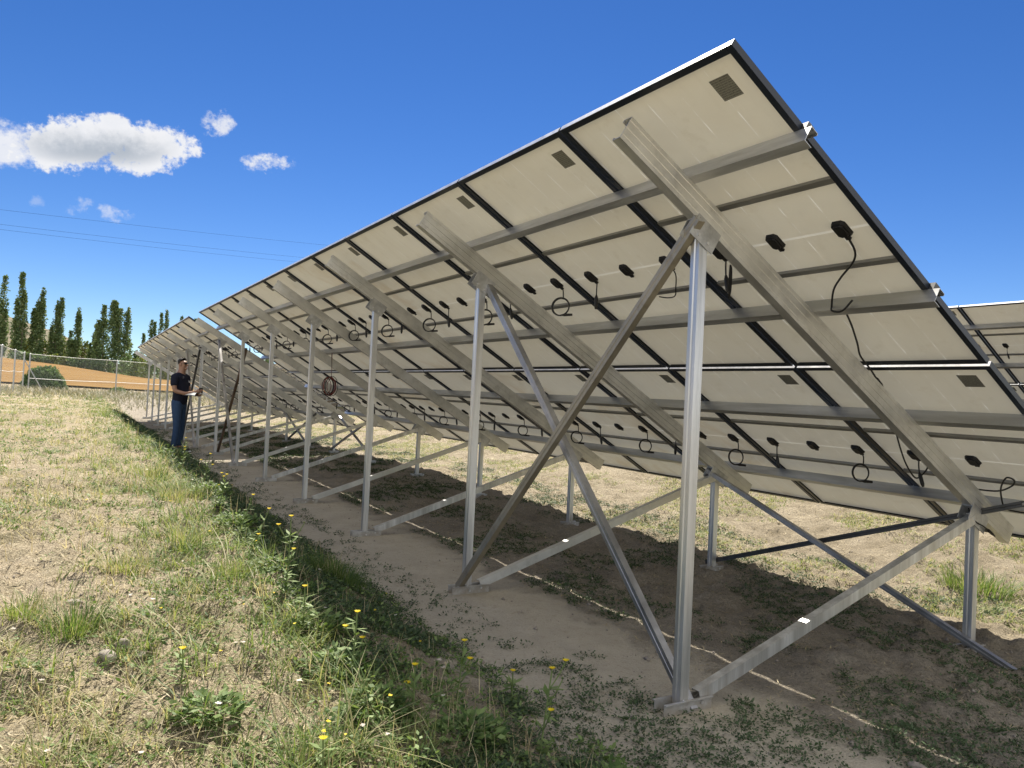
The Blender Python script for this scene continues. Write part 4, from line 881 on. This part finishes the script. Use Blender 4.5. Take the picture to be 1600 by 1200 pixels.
fence([(21, 6.2), (27.8, 4.9), (34.2, 4.60), (41.1, 4.55), (45.6, 4.40)], 2.05, 'chain link fence running along the left edge up to its corner post', braces=((4, .3, -.95),))
fence([(45.75, 4.15), (48.9, -.12), (51.2, -4.8), (53.4, -9.6), (55.6, -14.4), (57.8, -19.2)], 2.0, 'lower fence with white top wire and tape running right from the corner', tape=True)
# power lines
M_wire = flat('power_wire', (.015, .015, .018), 1.0, spec=0.0)
for (p0, p1, lb) in (((106.73, 10.83, 18.75), (137.09, -36.08, 26.48), 'highest of the three thin power lines crossing the sky'), ((106.72, 10.73, 16.99), (138.88, -33.12, 23.92), 'middle one of the three thin power lines'), ((106.72, 10.7, 16.38), (140.68, -30.06, 23.16), 'lowest of the three thin power lines')):
    p0 = Vector(p0) + Vector((0, 0, G)); p1 = Vector(p1) + Vector((0, 0, G)); d = p1 - p0; q0 = p0 - d * .8; q1 = p1 + d * 1.2
    pts = [q0.lerp(q1, t) + Vector((0, 0, 1.2 * ((2 * t - 1) ** 2) - .3)) for t in np.linspace(0, 1, 14)]
    k = MB(); k.tube(pts, .013, 5); o = k.build('power_line', M_wire); tag(o, lb, 'power line', 'power lines')

# ------------------------------------------------------------------ person
M_skin = flat('skin', (.27, .15, .10), .5, 0, .08, 30); M_hair = flat('dark_hair', (.018, .014, .012), .8, 0, .2, 60)
M_shirt = flat('navy_polo', (.010, .012, .024), .85, 0, .25, 25, .2); M_jean = flat('blue_jeans', (.028, .055, .115), .85, 0, .3, 20, .2)
M_shoe = flat('black_shoe', (.012, .012, .014), .5); M_white = flat('white_trim', (.7, .7, .7), .6); M_lens = flat('black_lens', (.004, .004, .004), .12); M_paper = flat('paper_sheet', (.78, .78, .76), .7, 0, .04); M_belt = flat('belt', (.02, .014, .01), .5)
def skinned(name, verts, edges, radii, m, parent, root=0, sub=2):
    me = bpy.data.meshes.new(name); me.from_pydata([tuple(v) for v in verts], edges, []); me.materials.append(m)
    o = link(name, me, parent); mo = o.modifiers.new('skin', 'SKIN'); mo.use_smooth_shade = True
    if not me.skin_vertices: me.skin_vertices.new()
    for i, sv in enumerate(me.skin_vertices[0].data):
        r_ = radii[i]; sv.radius = r_ if isinstance(r_, tuple) else (r_, r_); sv.use_root = (i == root)
    s = o.modifiers.new('sub', 'SUBSURF'); s.levels = sub; s.render_levels = sub
    return o
class Sk:
    def __init__(s): s.v = []; s.e = []; s.r = []
    def p(s, co, r_, prev=None):
        s.v.append(co); s.r.append(r_); i = len(s.v) - 1
        if prev is not None: s.e.append((prev, i))
        return i
    def chain(s, start, pts):
        for co, r_ in pts: start = s.p(co, r_, start)
        return start
# local frame: facing +Y, right hand side +X, 1.76 m tall
px, py = 13.42, .30; pz = hz(px, py) + .002
man = empty('person', (px, py, pz)); tag(man, 'man in a navy polo shirt, blue jeans and sunglasses standing beside the posts reading papers', 'person')
fdir = math.atan2(-.80, -.60); man.rotation_euler = (0, 0, fdir - math.pi / 2)
sk = Sk(); pel = sk.p((0, -.01, .93), (.13, .095))
bel = sk.p((0, .01, 1.08), (.125, .10), pel); chs = sk.p((0, .0, 1.28), (.165, .115), bel); upc = sk.p((0, -.012, 1.41), (.10, .07), chs)
nk = sk.p((0, -.005, 1.505), (.055, .058), upc); hd = sk.chain(nk, [((0, .02, 1.575), (.062, .075)), ((0, .02, 1.655), (.070, .088)), ((0, .012, 1.722), (.058, .072))])
for sx_ in (1, -1):
    hip = sk.p((.085 * sx_, -.01, .86), (.075, .08), pel); sk.chain(hip, [((.105 * sx_, .0 + .02 * sx_, .68), .066), ((.11 * sx_, .02 + .02 * sx_, .48), .050), ((.115 * sx_, .0 + .02 * sx_, .28), .045), ((.12 * sx_, -.02 + .02 * sx_, .09), .040), ((.125 * sx_, .08 + .02 * sx_, .035), (.04, .03)), ((.13 * sx_, .16 + .02 * sx_, .025), (.038, .02))])
RS = [((.175, -.01, 1.40), .060), ((.225, -.01, 1.30), .052), ((.235, .03, 1.14), .045), ((.17, .19, 1.10), .036), ((.09, .33, 1.13), .028)]
LS = [((-.175, -.01, 1.40), .060), ((-.225, -.02, 1.30), .052), ((-.235, .05, 1.13), .045), ((-.15, .20, 1.09), .036), ((-.05, .31, 1.08), .028)]
re_ = sk.chain(upc, RS); le_ = sk.chain(upc, LS)
rh = sk.p((.065, .375, 1.145), (.034, .020), re_); lh = sk.p((-.015, .350, 1.07), (.034, .020), le_)
def fingers(palm, base, fwd, side, upn, curl):
    for i in range(4):
        o_ = Vector(base) + Vector(side) * (.026 - .017 * i); ln = [.030, .034, .032, .025][i]; q = palm; d = Vector(fwd)
        for j in range(3):
            d = (d + Vector(upn) * curl * (j * .7)).normalized(); o_ = o_ + d * ln * (1 - .18 * j); q = sk.p(tuple(o_), .0082 - .0008 * j, q)
    t = Vector(base) + Vector(side) * .040 - Vector(fwd) * .02; a_ = sk.p(tuple(t), .011, palm); sk.p(tuple(t + Vector(fwd) * .032 + Vector(upn) * .012), .009, a_)
fingers(rh, (.055, .395, 1.15), (-.35, .9, .25), (0, .1, 1), (-.8, -.2, .1), .45)
fingers(lh, (-.005, .37, 1.068), (.5, .85, 0), (-.75, .4, .0), (0, 0, 1), .4)
skinned('body', sk.v, sk.e, sk.r, M_skin, man)
# shirt
st_ = Sk(); am = st_.p((0, -.005, .86), (.170, .138)); a0 = st_.p((0, 0, .98), (.168, .136), am); a1 = st_.p((0, .015, 1.10), (.165, .14), a0); a2 = st_.p((0, .005, 1.28), (.182, .135), a1); a3 = st_.p((0, -.01, 1.425), (.138, .108), a2); st_.p((0, -.002, 1.505), (.076, .082), a3)
for P_ in (RS, LS): st_.chain(a3, [(P_[0][0], .076), (P_[1][0], .070), (tuple(Vector(P_[1][0]).lerp(Vector(P_[2][0]), .55)), .066)])
skinned('polo_shirt', st_.v, st_.e, st_.r, M_shirt, man)
# jeans
jn = Sk(); j0 = jn.p((0, -.01, .93), (.158, .122)); jn.p((0, -.005, 1.06), (.140, .112), j0)
for sx_ in (1, -1):
    yb = .02 * sx_; jn.chain(j0, [((.088 * sx_, -.01, .85), (.100, .105)), ((.105 * sx_, yb, .68), .086), ((.11 * sx_, .015 + yb, .48), .068), ((.115 * sx_, .0 + yb, .28), .063), ((.12 * sx_, -.015 + yb, .14), .059), ((.122 * sx_, -.01 + yb, .095), .057)])
skinned('jeans', jn.v, jn.e, jn.r, M_jean, man)
for sx_ in (1, -1):
    yb = .02 * sx_; sh = Sk(); s0 = sh.p((.12 * sx_, -.05 + yb, .048), (.046, .046)); sh.chain(s0, [((.122 * sx_, .03 + yb, .052), (.048, .050)), ((.126 * sx_, .12 + yb, .040), (.050, .036)), ((.132 * sx_, .20 + yb, .034), (.040, .026))])
    so_ = skinned('shoe', sh.v, sh.e, sh.r, M_shoe, man)
    k = MB(); k.extrude([(-.045, -.085), (.045, -.085), (.052, .10), (.040, .20), (.0, .235), (-.040, .20), (-.052, .08)], (.126 * sx_, yb + .0, .0), (.126 * sx_, yb, .016), (1, 0, 0), (0, 1, 0)); k.build('sole', M_white, so_)
    k = MB()
    for q in range(3): k.tube([(.126 * sx_ + .052 * sx_, yb + .00 + .03 * q, .03), (.124 * sx_ + .045 * sx_, yb + .02 + .03 * q, .075)], .007, 5)
    k.build('shoe_stripe', M_white, so_)
# head details
def sph(name, c, s, m, parent, rot=(0, 0, 0), sub=3):
    bm = bmesh.new(); bmesh.ops.create_icosphere(bm, subdivisions=sub, radius=1); me = bpy.data.meshes.new(name)
    Mx = Matrix.Translation(c) @ __import__('mathutils').Euler(rot).to_matrix().to_4x4() @ Matrix.Diagonal((*s, 1)); bm.transform(Mx); bm.to_mesh(me); bm.free(); me.materials.append(m); me.polygons.foreach_set('use_smooth', [True] * len(me.polygons)); return link(name, me, parent)
bm = bmesh.new(); bmesh.ops.create_icosphere(bm, subdivisions=4, radius=1)
for v in bm.verts: v.co = Vector((v.co.x * .072, v.co.y * .090, v.co.z * .079)) + Vector((0, .010, 1.690))
dele = [v for v in bm.verts if (v.co.z < 1.712 and v.co.y > .005) or v.co.z < 1.640 or (v.co.y > .045 and v.co.z < 1.760)]; bmesh.ops.delete(bm, geom=dele, context='VERTS')
me = bpy.data.meshes.new('hair'); bm.to_mesh(me); bm.free(); me.materials.append(M_hair); me.polygons.foreach_set('use_smooth', [True] * len(me.polygons)); link('hair', me, man)
sph('nose', (0, .112, 1.632), (.013, .020, .022), M_skin, man, (.25, 0, 0)); sph('chin', (0, .088, 1.570), (.030, .026, .022), M_skin, man)
for sx_ in (1, -1): sph('ear', (.074 * sx_, .012, 1.640), (.010, .020, .031), M_skin, man)
sph('mouth', (0, .104, 1.596), (.022, .008, .006), flat('lips', (.24, .10, .08), .5), man)
k = MB()
for sx_ in (1, -1):
    cx_, cz_ = .034 * sx_, 1.662; n_ = 14; ring = [(cx_ + .031 * math.cos(q), .108 - abs(cx_ + .031 * math.cos(q)) ** 2 * 4.5, cz_ + .021 * math.sin(q)) for q in np.linspace(0, 6.283, n_, endpoint=False)]
    k.add(ring + [(x, y - .006, z) for x, y, z in ring], [tuple(range(n_)), tuple(range(n_, 2 * n_))[::-1]] + [(i, n_ + i, n_ + (i + 1) % n_, (i + 1) % n_) for i in range(n_)])
    k.tube([(.064 * sx_, .094, 1.668), (.076 * sx_, .05, 1.668), (.078 * sx_, .0, 1.655)], .003, 5)
k.tube([(-.010, .112, 1.668), (.010, .112, 1.668)], .003, 5); k.build('sunglasses', M_lens, man)
k = MB(); k.tube([(-.085, .118, 1.335), (-.070, .124, 1.345), (-.058, .128, 1.335), (-.060, .130, 1.318), (-.074, .128, 1.308), (-.086, .122, 1.318), (-.085, .118, 1.335)], .005, 5); k.tube([(-.085, .132, 1.322), (-.06, .136, 1.322)], .004, 5); k.build('chest_emblem', M_white, man)
k = MB()
for sx_ in (1, -1): k.add([(0.0, .062, 1.455), (.045 * sx_, .055, 1.475), (.06 * sx_, .0, 1.515), (.050 * sx_, .0, 1.525), (.03 * sx_, .062, 1.49), (0, .073, 1.47)], [(0, 1, 2, 3, 4, 5)])
k.build('collar', M_shirt, man)
# papers and phone: own things, placed where the hands are
rotm = Matrix.Rotation(fdir - math.pi / 2, 4, 'Z'); Tm = Matrix.Translation((px, py, pz)) @ rotm
pp_ = empty('paper_stack', Tm @ Vector((.02, .27, 1.075)), fdir - math.pi / 2); tag(pp_, 'white sheets of paper lying over the left hand of the man', 'papers')
k = MB(); nn_ = 9
for lay in range(3):
    vs = []; 
    for i in range(nn_):
        for j in range(5):
            x_ = -.15 + .30 * i / (nn_ - 1) + .008 * lay; y_ = -.13 + .24 * j / 4 + .006 * lay; z_ = .050 + .006 * lay - 1.9 * x_ * x_ - .6 * y_ * y_ + .012 * math.sin(i + lay)
            vs.append((x_, y_, z_))
    k.add(vs, [(i * 5 + j, (i + 1) * 5 + j, (i + 1) * 5 + j + 1, i * 5 + j + 1) for i in range(nn_ - 1) for j in range(4)])
k.build('paper_sheet', M_paper, pp_)
k = MB(); k.box(-.11, .11, -.10, .10, -.012, -.004); k.build('clipboard', flat('blue_clipboard', (.02, .05, .16), .4), pp_)
ph_ = empty('phone', Tm @ Vector((.03, .425, 1.165)), fdir - math.pi / 2 + .3); tag(ph_, 'small black phone held up in the right hand of the man', 'phone')
k = MB(); k.box(-.005, .005, -.035, .035, -.045, .055); k.build('phone_case', M_box, ph_); k = MB(); k.box(-.0062, -.0051, -.031, .031, -.040, .050); k.build('phone_screen', M_lens, ph_)
print('objects', len(bpy.data.objects))
